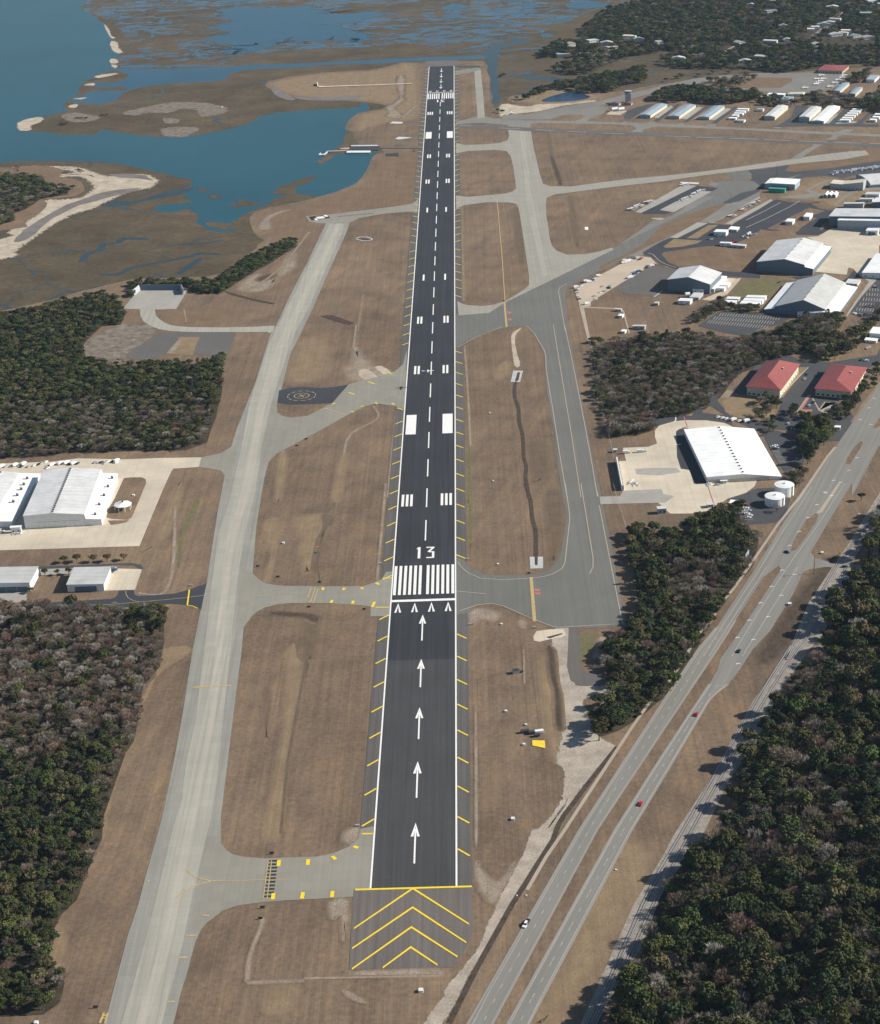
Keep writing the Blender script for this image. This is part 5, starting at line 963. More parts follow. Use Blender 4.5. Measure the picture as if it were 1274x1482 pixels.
# octagonal pavilion
p=G(*Z(*X4,'1035,505')[0]); e=empty('pavilion',p,0,'white eight sided canopy on the lawn beside the largest western hangar','pavilion')
V=[(math.cos(math.pi*i/4+.39)*7.2,math.sin(math.pi*i/4+.39)*7.2,4.6) for i in range(8)]+[(0,0,6.6)]+[(math.cos(math.pi*i/4+.39)*7.1,math.sin(math.pi*i/4+.39)*7.1,4.2) for i in range(8)]
mesh('canopy',V,[(i,(i+1)%8,8) for i in range(8)]+[(i,i+9,(i+1)%8+9,(i+1)%8) for i in range(8)]+[tuple(range(16,8,-1))],'roof_bright',e)
for i in range(8): a=math.pi*i/4+.39; MB().cyl((math.cos(a)*6.5,math.sin(a)*6.5),.25,0,4.3,8).build('post','wall_white',e)
MB().cyl((0,0),.8,6.4,7.3,10).build('roof_vent','metal_dark',e)
# run-up pen
p0,p1,p2,p3=[G(*q) for q in Z(*X5,'148,160 186,128 432,128 442,156')]; e=empty('blast_fence',p0,0,'grey three sided blast fence around the northern end of the run-up pad','blast fence')
h=6.2
for nm_,a,b_ in (('side_panel',p0,p1),('back_panel',p1,p2),('side_panel',p2,p3)):
    a=a-p0;b_=b_-p0; d=(b_-a).normalized(); n=Vector((-d.y,d.x))*(1 if nm_=='back_panel' else 1); t=n*.5; lean=n*1.2
    V=[(a.x,a.y,0),(b_.x,b_.y,0),(b_.x+lean.x,b_.y+lean.y,h),(a.x+lean.x,a.y+lean.y,h)]; V+=[(x+t.x,y_+t.y,z_) for x,y_,z_ in V]
    mesh(nm_,V,[(0,1,2,3),(7,6,5,4),(0,4,5,1),(1,5,6,2),(2,6,7,3),(3,7,4,0)],'wall_grey' if nm_=='side_panel' else 'wall_blue',e)
    L=(b_-a).length; k=int(L/6)
    for i in range(k+1):
        c=a+d*(L*i/max(k,1))+n*1.8; MB().box(c.x-.2,c.x+.2,c.y-.2,c.y+.2,0,h).build('strut','steel',e)
# --- large white hangar and its two tanks
hall('hangar','brilliant white hangar with dark ridge vents between the cream apron and the highway',X3,(150,697),(832,660),[(0,642),(.49,612),(.86,630),(1,638)],(640,195),roof='roof_bright',wall='wall_white',door='wall_cream',door_t=(.02,.84),dh=.8,vents=16,side_win=10)
for c,r,yt,lab in (((772,888),91,852,'nearer white round storage tank, partly behind a tree, beside the white hangar'),((858,795),89,745,'farther white round storage tank at the corner of the white hangar')):
    q=Z(*X3,'%g,%g'%c)[0]; p=G(*q); rr=r/6.37/ (F/((Vector((p.x,p.y,0))-CO).dot(AF))); fz=hgt(p+Vector((0,-rr)),X3[1]+yt/6.37)
    e=empty('storage_tank',p,0,lab,'tank'); MB().cyl((0,0),rr,0,fz,40).build('shell','tank_white',e); MB().cyl((0,0),rr+.15,fz,fz+.25,40).build('rim','tank_white',e); MB().cyl((0,0),rr-.2,fz+.25,fz+1.0,40,.3).build('roof','tank_white',e); MB().box(-.6,.6,-.6,.6,fz+.6,fz+1.6).build('hatch','steel',e)
    MB().box(rr*.7,rr*.7+.5,-rr*.72-.5,-rr*.72,0,fz+1).build('ladder','steel',e)
# --- grey gabled hangars, north east
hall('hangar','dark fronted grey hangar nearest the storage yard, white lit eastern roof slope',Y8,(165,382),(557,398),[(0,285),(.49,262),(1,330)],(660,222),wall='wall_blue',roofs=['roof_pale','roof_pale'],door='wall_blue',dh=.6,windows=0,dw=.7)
hall('lean_to','white flat roofed lean-to along the east wall of the dark fronted hangar',Y8,(557,398),(600,396),[(0,368),(1,372)],(700,255),door=None,windows=1,cat='lean-to',roof='roof_bright')
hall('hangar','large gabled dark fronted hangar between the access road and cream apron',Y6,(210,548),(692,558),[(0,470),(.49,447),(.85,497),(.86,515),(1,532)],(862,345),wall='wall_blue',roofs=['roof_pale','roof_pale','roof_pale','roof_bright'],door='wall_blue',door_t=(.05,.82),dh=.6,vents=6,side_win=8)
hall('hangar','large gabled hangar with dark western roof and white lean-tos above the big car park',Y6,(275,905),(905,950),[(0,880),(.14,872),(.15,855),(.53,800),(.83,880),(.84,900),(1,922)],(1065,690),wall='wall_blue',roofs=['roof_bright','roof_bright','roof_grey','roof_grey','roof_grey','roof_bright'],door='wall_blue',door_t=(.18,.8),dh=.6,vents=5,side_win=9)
hall('lean_to','long low white annex along the front of the hangar above the big car park',Y6,(560,945),(832,948),[(0,912),(1,905)],(832,893),door=None,windows=7,cat='annex',roof='roof_bright',mind=5)
hall('annex','flat roofed pale annex at the north east corner of the white lean-to hangar',Y6,(975,672),(1078,698),[(0,655),(1,665)],(1115,628),door=None,windows=3,cat='annex',roof='roof_pale',mind=8)
hall('hangar','long grey walled hangar at the top of the north eastern cream apron',Y6,(905,182),(1700,205),[(0,112),(1,125)],(1700,88),wall='wall_grey',roof='roof_bright',door='wall_grey',door_t=(.02,.6),dh=.85)
hall('hangar','wide white roofed hall behind the long grey walled hangar',Y6,(830,158),(1700,175),[(0,78),(1,85)],(1700,12),wall='wall_blue',roof='roof_pale',door=None,vents=0)
hall('hangar','small white roofed box with grey front beside the long grey walled hangar',Y6,(1150,235),(1252,235),[(0,202),(1,202)],(1275,160),roof='roof_bright',door='wall_blue')
hall('hangar','white flat roofed hangar at the eastern photo edge, south of the cream apron',Y6,(1117,602),(1500,618),[(0,565),(1,570)],(1500,395),roof='roof_bright',door=None,windows=6)
# --- terminal side
hall('hangar','white roofed blue walled hangar with green canopy on the main ramp',Y4,(178,478),(462,478),[(0,432),(.2,428),(.6,434),(1,440)],(520,392),wall='roof_bluegrey',roof='roof_bright',door='wall_blue',dh=.6)
hall('canopy','bright green canopy in front of the white roofed blue walled hangar',Y4,(212,512),(368,514),[(0,478),(1,486)],(370,478),wall='roof_teal',roof='roof_teal',door=None,cat='canopy',mind=5)
hall('hangar','cream roofed terminal hall with green edge beside the arched hangar',Y4,(800,480),(1110,470),[(0,430),(.35,440),(1,420)],(1110,385),wall='wall_grey',roof='wall_cream',door=None,windows=8)
hall('annex','green and white striped annex in front of the cream roofed hall',Y4,(790,475),(905,490),[(0,440),(1,468)],(905,440),wall='roof_teal',roof='roof_white',door=None,cat='annex',mind=6)
P0=G(*Z(*Y4,'1180,472')[0]); P1=G(*Z(*Y4,'1040,385')[0])
u=(P1-P0).normalized(); v=Vector((u.y,-u.x)); Wd=(P1-P0).length; e=empty('arched_hangar',P0,math.atan2(v.y,v.x),'barrel roofed hangar at the eastern edge of the photo behind the parked white jets','hangar')
A=[(0,0)]+[( -0.0+0,0)]; prof=[]; hgA=hgt(P0,Y4[1]+425/Y4[2])
prof=[(0,hgA*.5)]+[(Wd*.5-math.cos(math.pi*i/12)*Wd*.5,hgA*.55+math.sin(math.pi*i/12)*hgA*.75) for i in range(13)]+[(Wd,hgA*.5)]
V=[];n=len(prof)
for X in (0,90): V+=[(X,y_,z_) for y_,z_ in prof]
fr_=[(i,i+1,i+1+n,i+n) for i in range(n-1)]
mesh('roof',V,fr_,'roof_pale',e)
V=[(X,y_,z_-.15) for X in (0.3,89.7) for y_,z_ in ([(0.2,0.15)]+prof[1:-1]+[(Wd-.2,.15)])]; n2=len(V)//2
mesh('wall',V,[tuple(range(n2-1,-1,-1)),tuple(range(n2,2*n2)),(0,n2,n2+1,1),(n2-1,n2-2,2*n2-2,2*n2-1)],'roof_bluegrey',e)
hall('office','long low grey hut north of the long hangars at the eastern edge',Y4,(925,662),(1110,664),[(0,625),(1,622)],(1122,610),roof='roof_pale',door=None,windows=8,cat='hut',wall='wall_grey')
hall('workshop','grey roofed workshop north east of the long low hut',Y4,(1130,558),(1262,560),[(0,535),(1,535)],(1262,512),roof='roof_pale',door='wall_grey',cat='workshop')
hall('workshop','small low grey shed in front of the grey roofed workshop',Y4,(1075,602),(1200,600),[(0,582),(1,580)],(1205,568),roof='roof_pale',door=None,windows=4,cat='shed',mind=6)
hall('workshop','white roofed building at the eastern edge with a dark west wall',Y4,(1195,660),(1420,665),[(0,610),(1,600)],(1420,555),roof='roof_white',wall='wall_blue',door=None,cat='workshop',windows=4)
hall('house','small white roofed house on the infield lawn, western of the two',Y4,(372,822),(440,826),[(0,792),(1,795)],(468,770),roof='roof_bright',door=None,windows=3,cat='house',mind=9)
hall('house','small white roofed house on the infield lawn, eastern of the two',Y4,(545,778),(602,782),[(0,745),(1,750)],(640,716),roof='roof_bright',door=None,windows=3,cat='house',mind=11)
for k,(a,w_) in enumerate(((733,36),(772,36),(812,40))): hall('tent_hangar','white tent roofed bay, %s of the joined row beside the terminal hall'%('western','middle','eastern')[k] ,Y4,(a,568-k),(a+w_,568-k),[(0,545),(.5,530),(1,545)],(a+w_+22,520),roof='roof_bright',door='wall_blue',cat='hangar',mind=10)
for k,(z,fl,fr,yt,bk,lab) in enumerate(((Y5,(850,642),(960,645),610,(1000,592),'white roofed building with green side in the small north ramp car park'),(Y5,(985,605),(1060,612),585,(1085,567),'grey roofed shed behind the white roofed building of the small north ramp car park'),
    (Y5,(905,738),(1003,742),712,(1010,706),'white box trailer on the edge of the brown field, western of the pair'),(Y5,(1008,752),(1137,762),730,(1145,727),'grey box trailer on the edge of the brown field, eastern of the pair'),
    (Y8,(265,508),(375,512),480,(400,462),'white roofed trailer on the brown grass west of the propane tank'),(Y8,(400,405),(500,408),375,(525,358),'white roofed box shed against the dark fronted hangar'),(Y8,(372,468),(455,472),448,(478,408),'small grey shed between the propane tank and the dark fronted hangar'),
    (Y8,(835,530),(1010,537),505,(1030,490),'white long trailer, nearest of the three beside the car park hedge'),(Y8,(862,500),(1040,505),478,(1058,462),'white long trailer, middle of the three beside the car park hedge'),(Y8,(890,468),(1065,472),448,(1083,434),'white long trailer, farthest of the three beside the car park hedge'),
    (Y8,(682,512),(792,518),492,(812,480),'grey trailer on the gravel, nearer of the two beside the three white trailers'),(Y8,(708,482),(820,486),462,(840,448),'grey trailer on the gravel, farther of the two beside the three white trailers'),
    (Y8,(575,388),(690,394),362,(708,350),'white roofed canopy at the east end of the dark fronted hangar, nearer one'),(Y8,(635,355),(722,360),335,(740,312),'white roofed canopy at the east end of the dark fronted hangar, farther one'),
    (Y7,(675,820),(800,820),795,(806,782),'grey trailer on the light pad in the brown field beside the bare wood'),(Y7,(495,640),(560,640),628,(568,618),'low grey shed on the thin road in the brown field'),(Y7,(900,580),(938,580),560,(942,546),'small grey shed alone in the brown field'),
    (Y7,(530,708),(570,708),690,(582,672),'small white topped hut on the brown field, northern one'),(Y7,(560,868),(598,868),850,(606,832),'small white topped hut on the brown field, southern one'),
    (X2,(590,1045),(665,1040),1000,(650,975),'blue grey container at the south west corner of the cream apron'),(X2,(1050,990),(1100,985),962,(1092,938),'grey container on the south edge of the cream apron'),(X3,(355,915),(480,930),880,(475,865),'grey flat roofed shed beside the small car park south of the white hangar'),
    (X3,(275,700),(330,700),686,(332,682),'low white trailer in front of the white hangar door'),(X4,(95,705),(180,700),660,(205,645),'white roofed box hut in front of the westernmost hangar'),(X2,(520,155),(583,157),146,(585,140),'small white canopy beside the asphalt entry of the cream apron'),
    (X2,(180,478),(208,478),462,(208,455),'tiny cream hut on the grass west of the cream apron'),(X1,(1180,300),(1500,330),250,(1500,225),'white roofed building at the eastern edge among the oaks behind the offices'),(X1,(1140,330),(1240,345),312,(1250,300),'white canopy in front of the white roofed building among the oaks'),
    (X1,(878,1085),(928,1088),1062,(930,1052),'small white roofed gatehouse at the highway entrance of the office car park'),(Zc,(955,662),(1000,640),628,(1050,625),'pair of white vehicles shelter'),)):
    if k==29: continue
    hall('shed' if 'trailer' not in lab and 'container' not in lab else 'trailer',lab,z,fl,fr,[(0,yt),(1,yt+(fr[1]-fl[1]))],bk,roof='roof_bright' if 'white' in lab else 'roof_pale',wall='wall_grey' if 'grey' in lab else 'wall_white',door=None,windows=2,cat=[w_ for w_ in ('trailer','container','canopy','hut','gatehouse','shed','building') if w_ in lab][0],mind=2.6)
# --- hangar rows
for k,(z,fl,fr,yl,yr,bk,wl,rf,lab) in enumerate(((Y1,(528,482),(650,486),448,456,(870,330),'wall_cream','roof_bluegrey','westernmost long narrow hangar of the far row, pale blue roof and cream east wall'),(Y1,(852,492),(982,496),464,466,(1185,336),'wall_cream','roof_bluegrey','long narrow pale blue roofed hangar, second from the west in the far row'),
    (Y2,(10,502),(132,506),474,478,(325,350),'wall_cream','roof_bluegrey','long narrow pale blue roofed hangar, third from the west in the far row'),(Y2,(768,505),(888,512),462,472,(1060,348),'wall_cream','roof_pale','wide cream walled hangar standing alone east of the small white sheds'),
    (Y3,(302,797),(425,800),738,745,(597,622),'wall_cream','roof_pale','wide cream walled hangar casting a black shadow on the eastern taxilane'),(Y3,(452,815),(600,822),785,790,(810,612),'wall_white','roof_bright','wide bright white roofed hangar next to the cream walled one'))):
    hall('long_hangar',lab,z,fl,fr,[(0,yl),(.5,(yl+yr)/2-9),(1,yr)],bk,wall=wl,roof=rf,door='wall_teal',dh=.7,dw=.9,side_win=9)
for k,(a,b_,c) in enumerate(((455,402,595),(432,428,560),(412,452,535),(390,475,480),(355,505,455))): hall('small_shed','white roofed shed, number %s from the taxiway in the small sheds row'%('five','four','three','two','one')[k] ,Y2,(a,b_-0),(c-18,b_+2),[(0,b_-18),(1,b_-16)],(c,b_-26),roof='roof_bright',door='wall_teal',cat='shed',mind=8)
hall('small_shed','brown roofed shed with white east wall beside the row of small white sheds',Y2,(450,535),(530,538),[(0,515),(1,518)],(552,500),roof='wall_grey',door=None,windows=2,cat='shed',mind=8)
hall('small_shed','grey shed with white gable standing alone behind the small sheds',Y2,(680,408),(750,410),[(0,385),(1,385)],(770,374),roof='wall_grey',door=None,windows=1,cat='shed',mind=8)
for k,(a,b_,c) in enumerate(((790,800,915),(815,775,945),(845,748,975),(875,722,1005),(905,698,1035),(935,675,1055))): hall('small_shed','white roofed shed, number %s from the taxiway in the eastern joined shed row'%('one','two','three','four','five','six')[k] ,Y3,(a,b_),(c-10,b_+2),[(0,b_-22),(1,b_-20)],(c,b_-34),roof='roof_bright',door='wall_teal',cat='shed',mind=8)
for k,(a,b_,c) in enumerate(((1145,800,1230),(1180,768,1270),(1205,735,1300))): hall('small_shed','white roofed shed, %s of the three at the eastern edge of the hangar rows'%('nearest','middle','farthest')[k] ,Y3,(a,b_),(c-10,b_+2),[(0,b_-25),(1,b_-22)],(c,b_-34),roof='roof_bright',door='wall_teal',cat='shed',mind=9)
hall('long_hangar','very long pale roofed hangar beside the far aircraft ramp, northern of the two',Y3,(705,462),(790,462),[(0,432),(.5,425),(1,430)],(1235,342),wall='wall_cream',roof='roof_bluegrey',door='wall_teal',side_win=8)
hall('long_hangar','very long pale roofed hangar beside the far aircraft ramp, southern of the two',Y3,(890,497),(975,500),[(0,468),(.5,460),(1,464)],(1330,395),wall='wall_cream',roof='roof_bluegrey',door='wall_teal',side_win=8)
hall('workshop','white roofed workshop in the brush behind the wide cream walled hangar, widest one',Y2,(800,252),(990,262),[(0,212),(1,218)],(1003,208),roof='roof_bright',wall='wall_teal',door=None,windows=5,cat='workshop',mind=12)
hall('workshop','blue grey roofed workshop in the brush, in front of the widest white roofed one',Y2,(945,308),(1050,312),[(0,280),(1,285)],(1115,240),roof='roof_bluegrey',door=None,windows=3,cat='workshop')
hall('workshop','white roofed small shed in the brush, west of the widest workshop',Y2,(735,270),(790,268),[(0,240),(1,235)],(800,225),roof='roof_bright',door=None,windows=1,cat='workshop',mind=12)
hall('workshop','cream flat roofed building beside the ramp loop in the brush',Y3,(165,485),(345,482),[(0,468),(1,462)],(378,440),roof='wall_cream',door=None,windows=3,cat='workshop')
hall('workshop','large teal roofed building at the eastern edge beyond the dark trees',Y3,(1105,325),(1205,330),[(0,290),(1,295)],(1262,240),roof='roof_bluegrey',door=None,windows=3,cat='workshop')
# red roofed terminal far away
P0=G(*Z(*Y3,'530,212')[0]); e=hip('terminal_building','long low building with a red hipped roof and dark front at the far aircraft ramp',Y3,(530,212),(820,212),178,(720,150),(888,122)); 
for s_,o_ in (('red roofed office building, western of the pair behind the highway',((125,785),(408,805),708,(312,622),(595,522))),('red roofed office building, eastern of the pair, next to the highway verge',((716,790),(1018,812),724,(905,655),(1190,552)))): hip('office_building',s_,X1,*o_)
# control tower with its low red roofed offices
p=G(*Z(*Y1,'390,305')[0]); ht=hgt(p,Y1[1]+205/Y1[2]); hc=hgt(p,Y1[1]+172/Y1[2]); e=empty('control_tower',p,0,'tall grey control tower with dark glass cab above low red roofed offices','control tower')
MB().box(-4.2,4.2,-3.6,3.6,0,ht).build('shaft','wall_grey',e); MB().box(-5,5,-4.4,4.4,ht,ht+1).build('deck','wall_grey',e)
MB().cyl((0,0),4.6,ht+1,ht+4.2,8,5.6).build('cab','wall_blue',e); MB().cyl((0,0),6,ht+4.2,ht+4.9,8).build('roof','wall_grey',e); MB().cyl((0,0),.15,ht+4.9,ht+9,6).build('antenna','steel',e)
for i in range(5):
    MB().box(-4.3,-4.2+8.5,-3.72,-3.6,ht*(i+.4)/5.5,ht*(i+.4)/5.5+.5).build('window_band','wall_blue',e)
for fl,fr,yt,bk,lab in (((185,338),(285,340),318,(292,305),'low red roofed office west of the control tower'),((340,335),(425,337),318,(430,305),'low red roofed office in front of the control tower')): hall('office',lab,Y1,fl,fr,[(0,yt),(.5,yt-12),(1,yt)],bk,wall='roof_bluegrey',roof='roof_red',door=None,windows=4,cat='office')
for a,b_,lab in ((235,402,'white fuel tank on the sand coloured pad near the tower, western one'),(312,402,'white fuel tank on the sand coloured pad near the tower, eastern one')):
    p=G(*Z(*Y1,'%g,%g'%(a,b_))[0]); e=empty('fuel_tank',p,.4,lab,'fuel tank'); MB().cyl((0,3.2),2.3,-5,5,16,None,'x').build('drum','tank_white',e); MB().box(-4,-3,-1.6,1.6,0,2).build('saddle','wall_grey',e); MB().box(3,4,-1.6,1.6,0,2).build('saddle','wall_grey',e)
p=G(*Z(*Y8,'350,445')[0]); e=empty('propane_tank',p,.2,'short white round ended propane tank beside the small grey shed','propane tank'); MB().cyl((0,3),2.2,-2.4,2.4,16,None,'x').build('drum','tank_white',e); MB().box(-1.5,-.9,-1.4,1.4,0,1.6).build('saddle','wall_grey',e); MB().box(.9,1.5,-1.4,1.4,0,1.6).build('saddle','wall_grey',e)
# blast wall west of the cream apron
a,b_=[G(*q) for q in Z(*X2,'207,565 258,828')]; d=b_-a; e=empty('apron_wall',a,math.atan2(d.y,d.x),'tall white blast wall along the west edge of the cream apron, black shadow beside it','wall')
MB().box(0,d.length,-.4,.4,0,4.6).build('panel','wall_white',e)
for i in range(9): MB().box(d.length*i/8-.25,d.length*i/8+.25,.4,1.4,0,4.4).build('brace','steel',e)
# far houses in the wood
hs=HS
tone=['white','grey roofed','cream','pale green roofed','brown roofed']; place=['at the marsh end of the far wood','in the middle of the far wood','in the eastern far wood']
rh=random.Random(5)
for i,(a,b_) in enumerate(hs):
    p=HW_[i]; t=i%5; wd=rh.uniform(13,26); dp=rh.uniform(10,15); hh=rh.uniform(4,6); e=empty('house',p,rh.uniform(-.5,.5),'small %s house %s'%(tone[t],place[0 if a<960 else 1 if a<1130 else 2]),'house','%s houses %s'%(tone[t],place[0 if a<960 else 1 if a<1130 else 2]))
    MB().box(0,wd,0,dp,0,hh).build('wall','wall_white' if t%2==0 else 'wall_cream',e)
    MB().ext([(-.6,hh),(wd+.6,hh),(wd/2,hh+2.6)] if i%2 else [(-.6,hh),(wd+.6,hh),(wd+.6,hh+1.1),(-.6,hh+1.6)],-.6,dp+.6).build('roof',['roof_pale','roof_grey','wall_cream','roof_bluegrey','roof_grey'][t],e)
    for x in (.25,.7): MB().box(wd*x-.6,wd*x+.6,-.08,0,1,2.2).build('window','glass_dark',e)
# docks beside the lagoon
def slab(name,z,s,z0,z1,mat,label,cat,rail=None):
    P=W(Z(*z,s)); o=P[0]; e=empty(name,o,0,label,cat); q=[(p.x-o.x,p.y-o.y) for p in P]
    if area(P)<0: q=q[::-1]
    n=len(q); mesh('deck',[(x,y_,z0) for x,y_ in q]+[(x,y_,z1) for x,y_ in q],[tuple(range(n-1,-1,-1)),tuple(range(n,2*n))]+[(i,(i+1)%n,(i+1)%n+n,i+n) for i in range(n)],mat,e)
    for x,y_ in q: MB().cyl((x,y_),.3,-.5,z1+.5,6).build('post','wood_pole',e)
    return e
slab('boat_ramp_deck',X6,'395,698 440,655 700,655 685,690 620,692',.2,.9,'new_asphalt','dark decked ramp running from the shore into the lagoon west of the runway','dock')
slab('dock_edge',X6,'390,715 400,698 615,697 605,714',.3,1.5,'wall_white','white concrete edge along the near side of the dark decked ramp','dock wall'); slab('dock_edge',X6,'430,655 440,645 680,642 690,652',.3,1.3,'roof_pale','pale concrete edge along the far side of the dark decked ramp','dock wall')
slab('floating_dock',X6,'132,730 152,712 158,714 145,728',.3,.9,'wall_white','white floating dock, western piece of the square at the end of the gangway','dock'); slab('floating_dock',X6,'132,733 138,726 188,722 184,731',.3,.9,'wall_white','white floating dock, near piece of the square at the end of the gangway','dock'); slab('floating_dock',X6,'182,732 212,698 222,700 196,730',.3,.9,'wall_white','white floating dock, eastern piece of the square at the end of the gangway','dock')
slab('gangway',X6,'215,702 215,697 395,693 395,698',.8,1.2,'roof_pale','thin grey gangway from the ramp to the floating dock','gangway'); slab('seawall',X6,'330,682 345,670 420,665 412,682',.2,1.0,'sidewalk_concrete','cream seawall slab where the gangway starts','seawall')
slab('walkway',X6,'690,668 700,655 1085,662 1085,672',.2,.6,'cross_asphalt','grey walkway from the runway edge to the decked ramp','walkway'); slab('walkway',X6,'755,738 765,718 875,712 872,742',.2,.6,'new_asphalt','short dark slab on the shore south of the decked ramp','slab')
slab('boardwalk',X6,'130,97 205,97 640,84 1000,70 1000,75 640,90 200,104 135,106',.5,1.0,'wall_cream','long thin pale boardwalk across the marsh flat towards the far runway end','boardwalk'); slab('mast_base',X6,'120,75 126,75 132,92 124,95',.2,4,'wall_white','white block at the marsh end of the long boardwalk','platform')
S('pad','roof_pale',7,X6,'790,437 820,420 915,425 905,438 850,440'); S('pad','roof_pale',7,X6,'840,580 870,560 1000,566 960,575 880,585'); S('service_road','cross_asphalt',6,X6,'915,425 1110,420 1112,430 915,436')
S('sand_patch','white_paint',7,Zg,'822,392 842,392 842,410 822,408'); S('pad','sidewalk_concrete',7,Y5,'270,482 395,480 370,500 290,492'); S('pad','roof_pale',7,Y5,'540,147 715,155 705,170 545,162')
# ================================================================== VEHICLES, AIRCRAFT AND SMALL THINGS
def copytree(o,parent=None):
    c=o.copy(); col.objects.link(c)
    if parent: c.parent=parent
    for ch in list(o.children): copytree(ch,c)
    return c
USED=set()
def place(proto,p,rot,label,group=None,z=0,s=1,cat=None):
    if proto.name not in USED: c=proto; USED.add(proto.name)
    else: c=copytree(proto)
    c.location=(p.x,p.y,z); c.rotation_euler=(0,0,rot); c.scale=(s,s,s); c['label']=label
    if 'group' in c: del c['group']
    if group: c['group']=group
    if cat: c['category']=cat
    return c
def make_car(name,paintm,L=4.7,Wd=1.85,suv=False,cat='car'):
    e=empty(name,Vector((0,0)),0,'car',cat); h=1.0; r=1.75 if suv else 1.45; w=Wd/2
    # body: side profile extruded across, x along the car
    pr=[(-L/2,.35),(L/2,.35),(L/2,.75),(L/2-.15,.9),(L*.2,h),(-L/2+.1,h+.02),(-L/2,.8)]
    V=[(x,-w,z) for x,z in pr]+[(x,w,z) for x,z in pr]; n=len(pr)
    F_=[tuple(range(n)),tuple(range(2*n-1,n-1,-1))]+[(i,i+n,(i+1)%n+n,(i+1)%n) for i in range(n)]
    mesh('body',V,F_,paintm,e)
    xb=(-L/2+.15 if suv else -L*.36); xt=(-L/2+.45 if suv else -L*.24); q=[(xb,h),(L*.2,h),(L*.06,r),(xt,r)]
    V=[(x,-w+.1,z) for x,z in q[:2]]+[(x,-w+.3,z) for x,z in q[2:]]+[(x,w-.1,z) for x,z in q[:2]]+[(x,w-.3,z) for x,z in q[2:]]
    mesh('glasshouse',V,[(0,1,2,3),(7,6,5,4),(1,5,6,2),(0,3,7,4)],'glass_dark',e)
    MB().box(xt,L*.06,-w+.28,w-.28,r-.02,r+.05).build('roof',paintm,e)
    for x in (-L*.3,L*.3):
        for sy in (-1,1): MB().cyl((x,.34),.34,sy*(w-.12)-.11,sy*(w-.12)+.11,12,None,'y').build('wheel','tire',e)
    return e
def make_truck(name,paintm):
    e=empty(name,Vector((0,0)),0,'truck','truck'); MB().box(-4.2,1.6,-1.25,1.25,.9,3.4).build('box_body',paintm,e); MB().box(1.8,3.8,-1.15,1.15,.6,2.5).build('cab',paintm,e)
    MB().box(3.0,3.86,-1.0,1.0,1.6,2.3).build('windscreen','glass_dark',e); MB().box(-4.2,3.7,-.5,.5,.45,.85).build('chassis','metal_dark',e)
    for x in (-3,2.8):
        for sy in (-1,1): MB().cyl((x,.5),.5,sy*1.05-.15,sy*1.05+.15,12,None,'y').build('wheel','tire',e)
    return e
def make_plane(name,low=False,jet=False):
    e=empty(name,Vector((0,0)),0,'plane','airplane'); m='plane_white'
    rings=[(4.3,.12,1.25),(3.9,.48,1.25),(2.6,.62,1.3),(1.2,.72,1.5),(-.6,.68,1.45),(-2.8,.34,1.4),(-4.6,.12,1.5)] if not jet else [(8.3,.1,1.6),(7.4,.6,1.7),(5,.95,1.8),(-3,.95,1.8),(-6,.6,2.1),(-8.6,.15,2.5)]
    n=10; V=[]
    for x,r_,zc in rings:
        for i in range(n): a=2*math.pi*i/n; V.append((x,math.cos(a)*r_,zc+math.sin(a)*r_*1.1))
    F_=[(k*n+i,k*n+(i+1)%n,(k+1)*n+(i+1)%n,(k+1)*n+i) for k in range(len(rings)-1) for i in range(n)]+[tuple(range(n-1,-1,-1)),tuple(range(len(V)-n,len(V)))]
    mesh('fuselage',V,F_,m,e)
    def wing(nm_,span,c0,c1,x0,x1,z,th=.14):
        for s in (-1,1):
            V=[]
            for y_,c,x in ((0,c0,x0),(s*span,c1,x1)):
                zz=z+abs(y_)*.03; V+=[(x+c/2,y_,zz),(x-c/2,y_,zz),(x-c/2,y_,zz+th*.3),(x+c*.2,y_,zz+th)]
            mesh(nm_,V,[(0,1,2,3),(4,7,6,5),(0,4,5,1),(1,5,6,2),(2,6,7,3),(3,7,4,0)],m,e)
    if jet:
        wing('wing',7.6,3.4,1.2,.5,-2.6,1.1); wing('tailplane',3.1,1.8,.9,-7.7,-8.6,4.5,.1); mesh('fin',[(-5.8,.1,2.2),(-8.6,.1,2.4),(-8.9,.06,4.8),(-7.5,.06,4.8),(-5.8,-.1,2.2),(-8.6,-.1,2.4),(-8.9,-.06,4.8),(-7.5,-.06,4.8)],[(0,3,2,1),(4,5,6,7),(0,4,7,3),(1,2,6,5),(3,7,6,2)],m,e)
        for s in (-1,1): MB().cyl((s*1.5,2.2),.55,-6,-3.2,12,None,'x').build('engine','wall_grey',e)
        MB().box(6,7.1,-.6,.6,2.1,2.6).build('windscreen','glass_dark',e)
    else:
        wing('wing',5.5,1.6,1.2,.9,.8,.85 if low else 2.15); wing('tailplane',1.7,1.0,.7,-4.1,-4.3,1.45,.08)
        mesh('fin',[(-3.2,.06,1.6),(-4.7,.06,1.5),(-5.0,.04,3.0),(-4.3,.04,3.0),(-3.2,-.06,1.6),(-4.7,-.06,1.5),(-5.0,-.04,3.0),(-4.3,-.04,3.0)],[(0,3,2,1),(4,5,6,7),(0,4,7,3),(1,2,6,5),(3,7,6,2)],m,e)
        MB().box(.3,2.2,-.62,.62,1.55,2.12 if not low else 2.35).build('cockpit_glass','glass_dark',e); MB().box(4.3,4.4,-.95,.95,1.15,1.32).build('propeller','metal_dark',e)
    for x,y_ in ((3.0 if not jet else 6.5,0),(.3,-1.2),(.3,1.2)): MB().cyl((x,.3),.3,y_-.1,y_+.1,10,None,'y').build('wheel','tire',e); MB().box(x-.06,x+.06,y_-.06,y_+.06,.3,1.3).build('strut','steel',e)
    return e
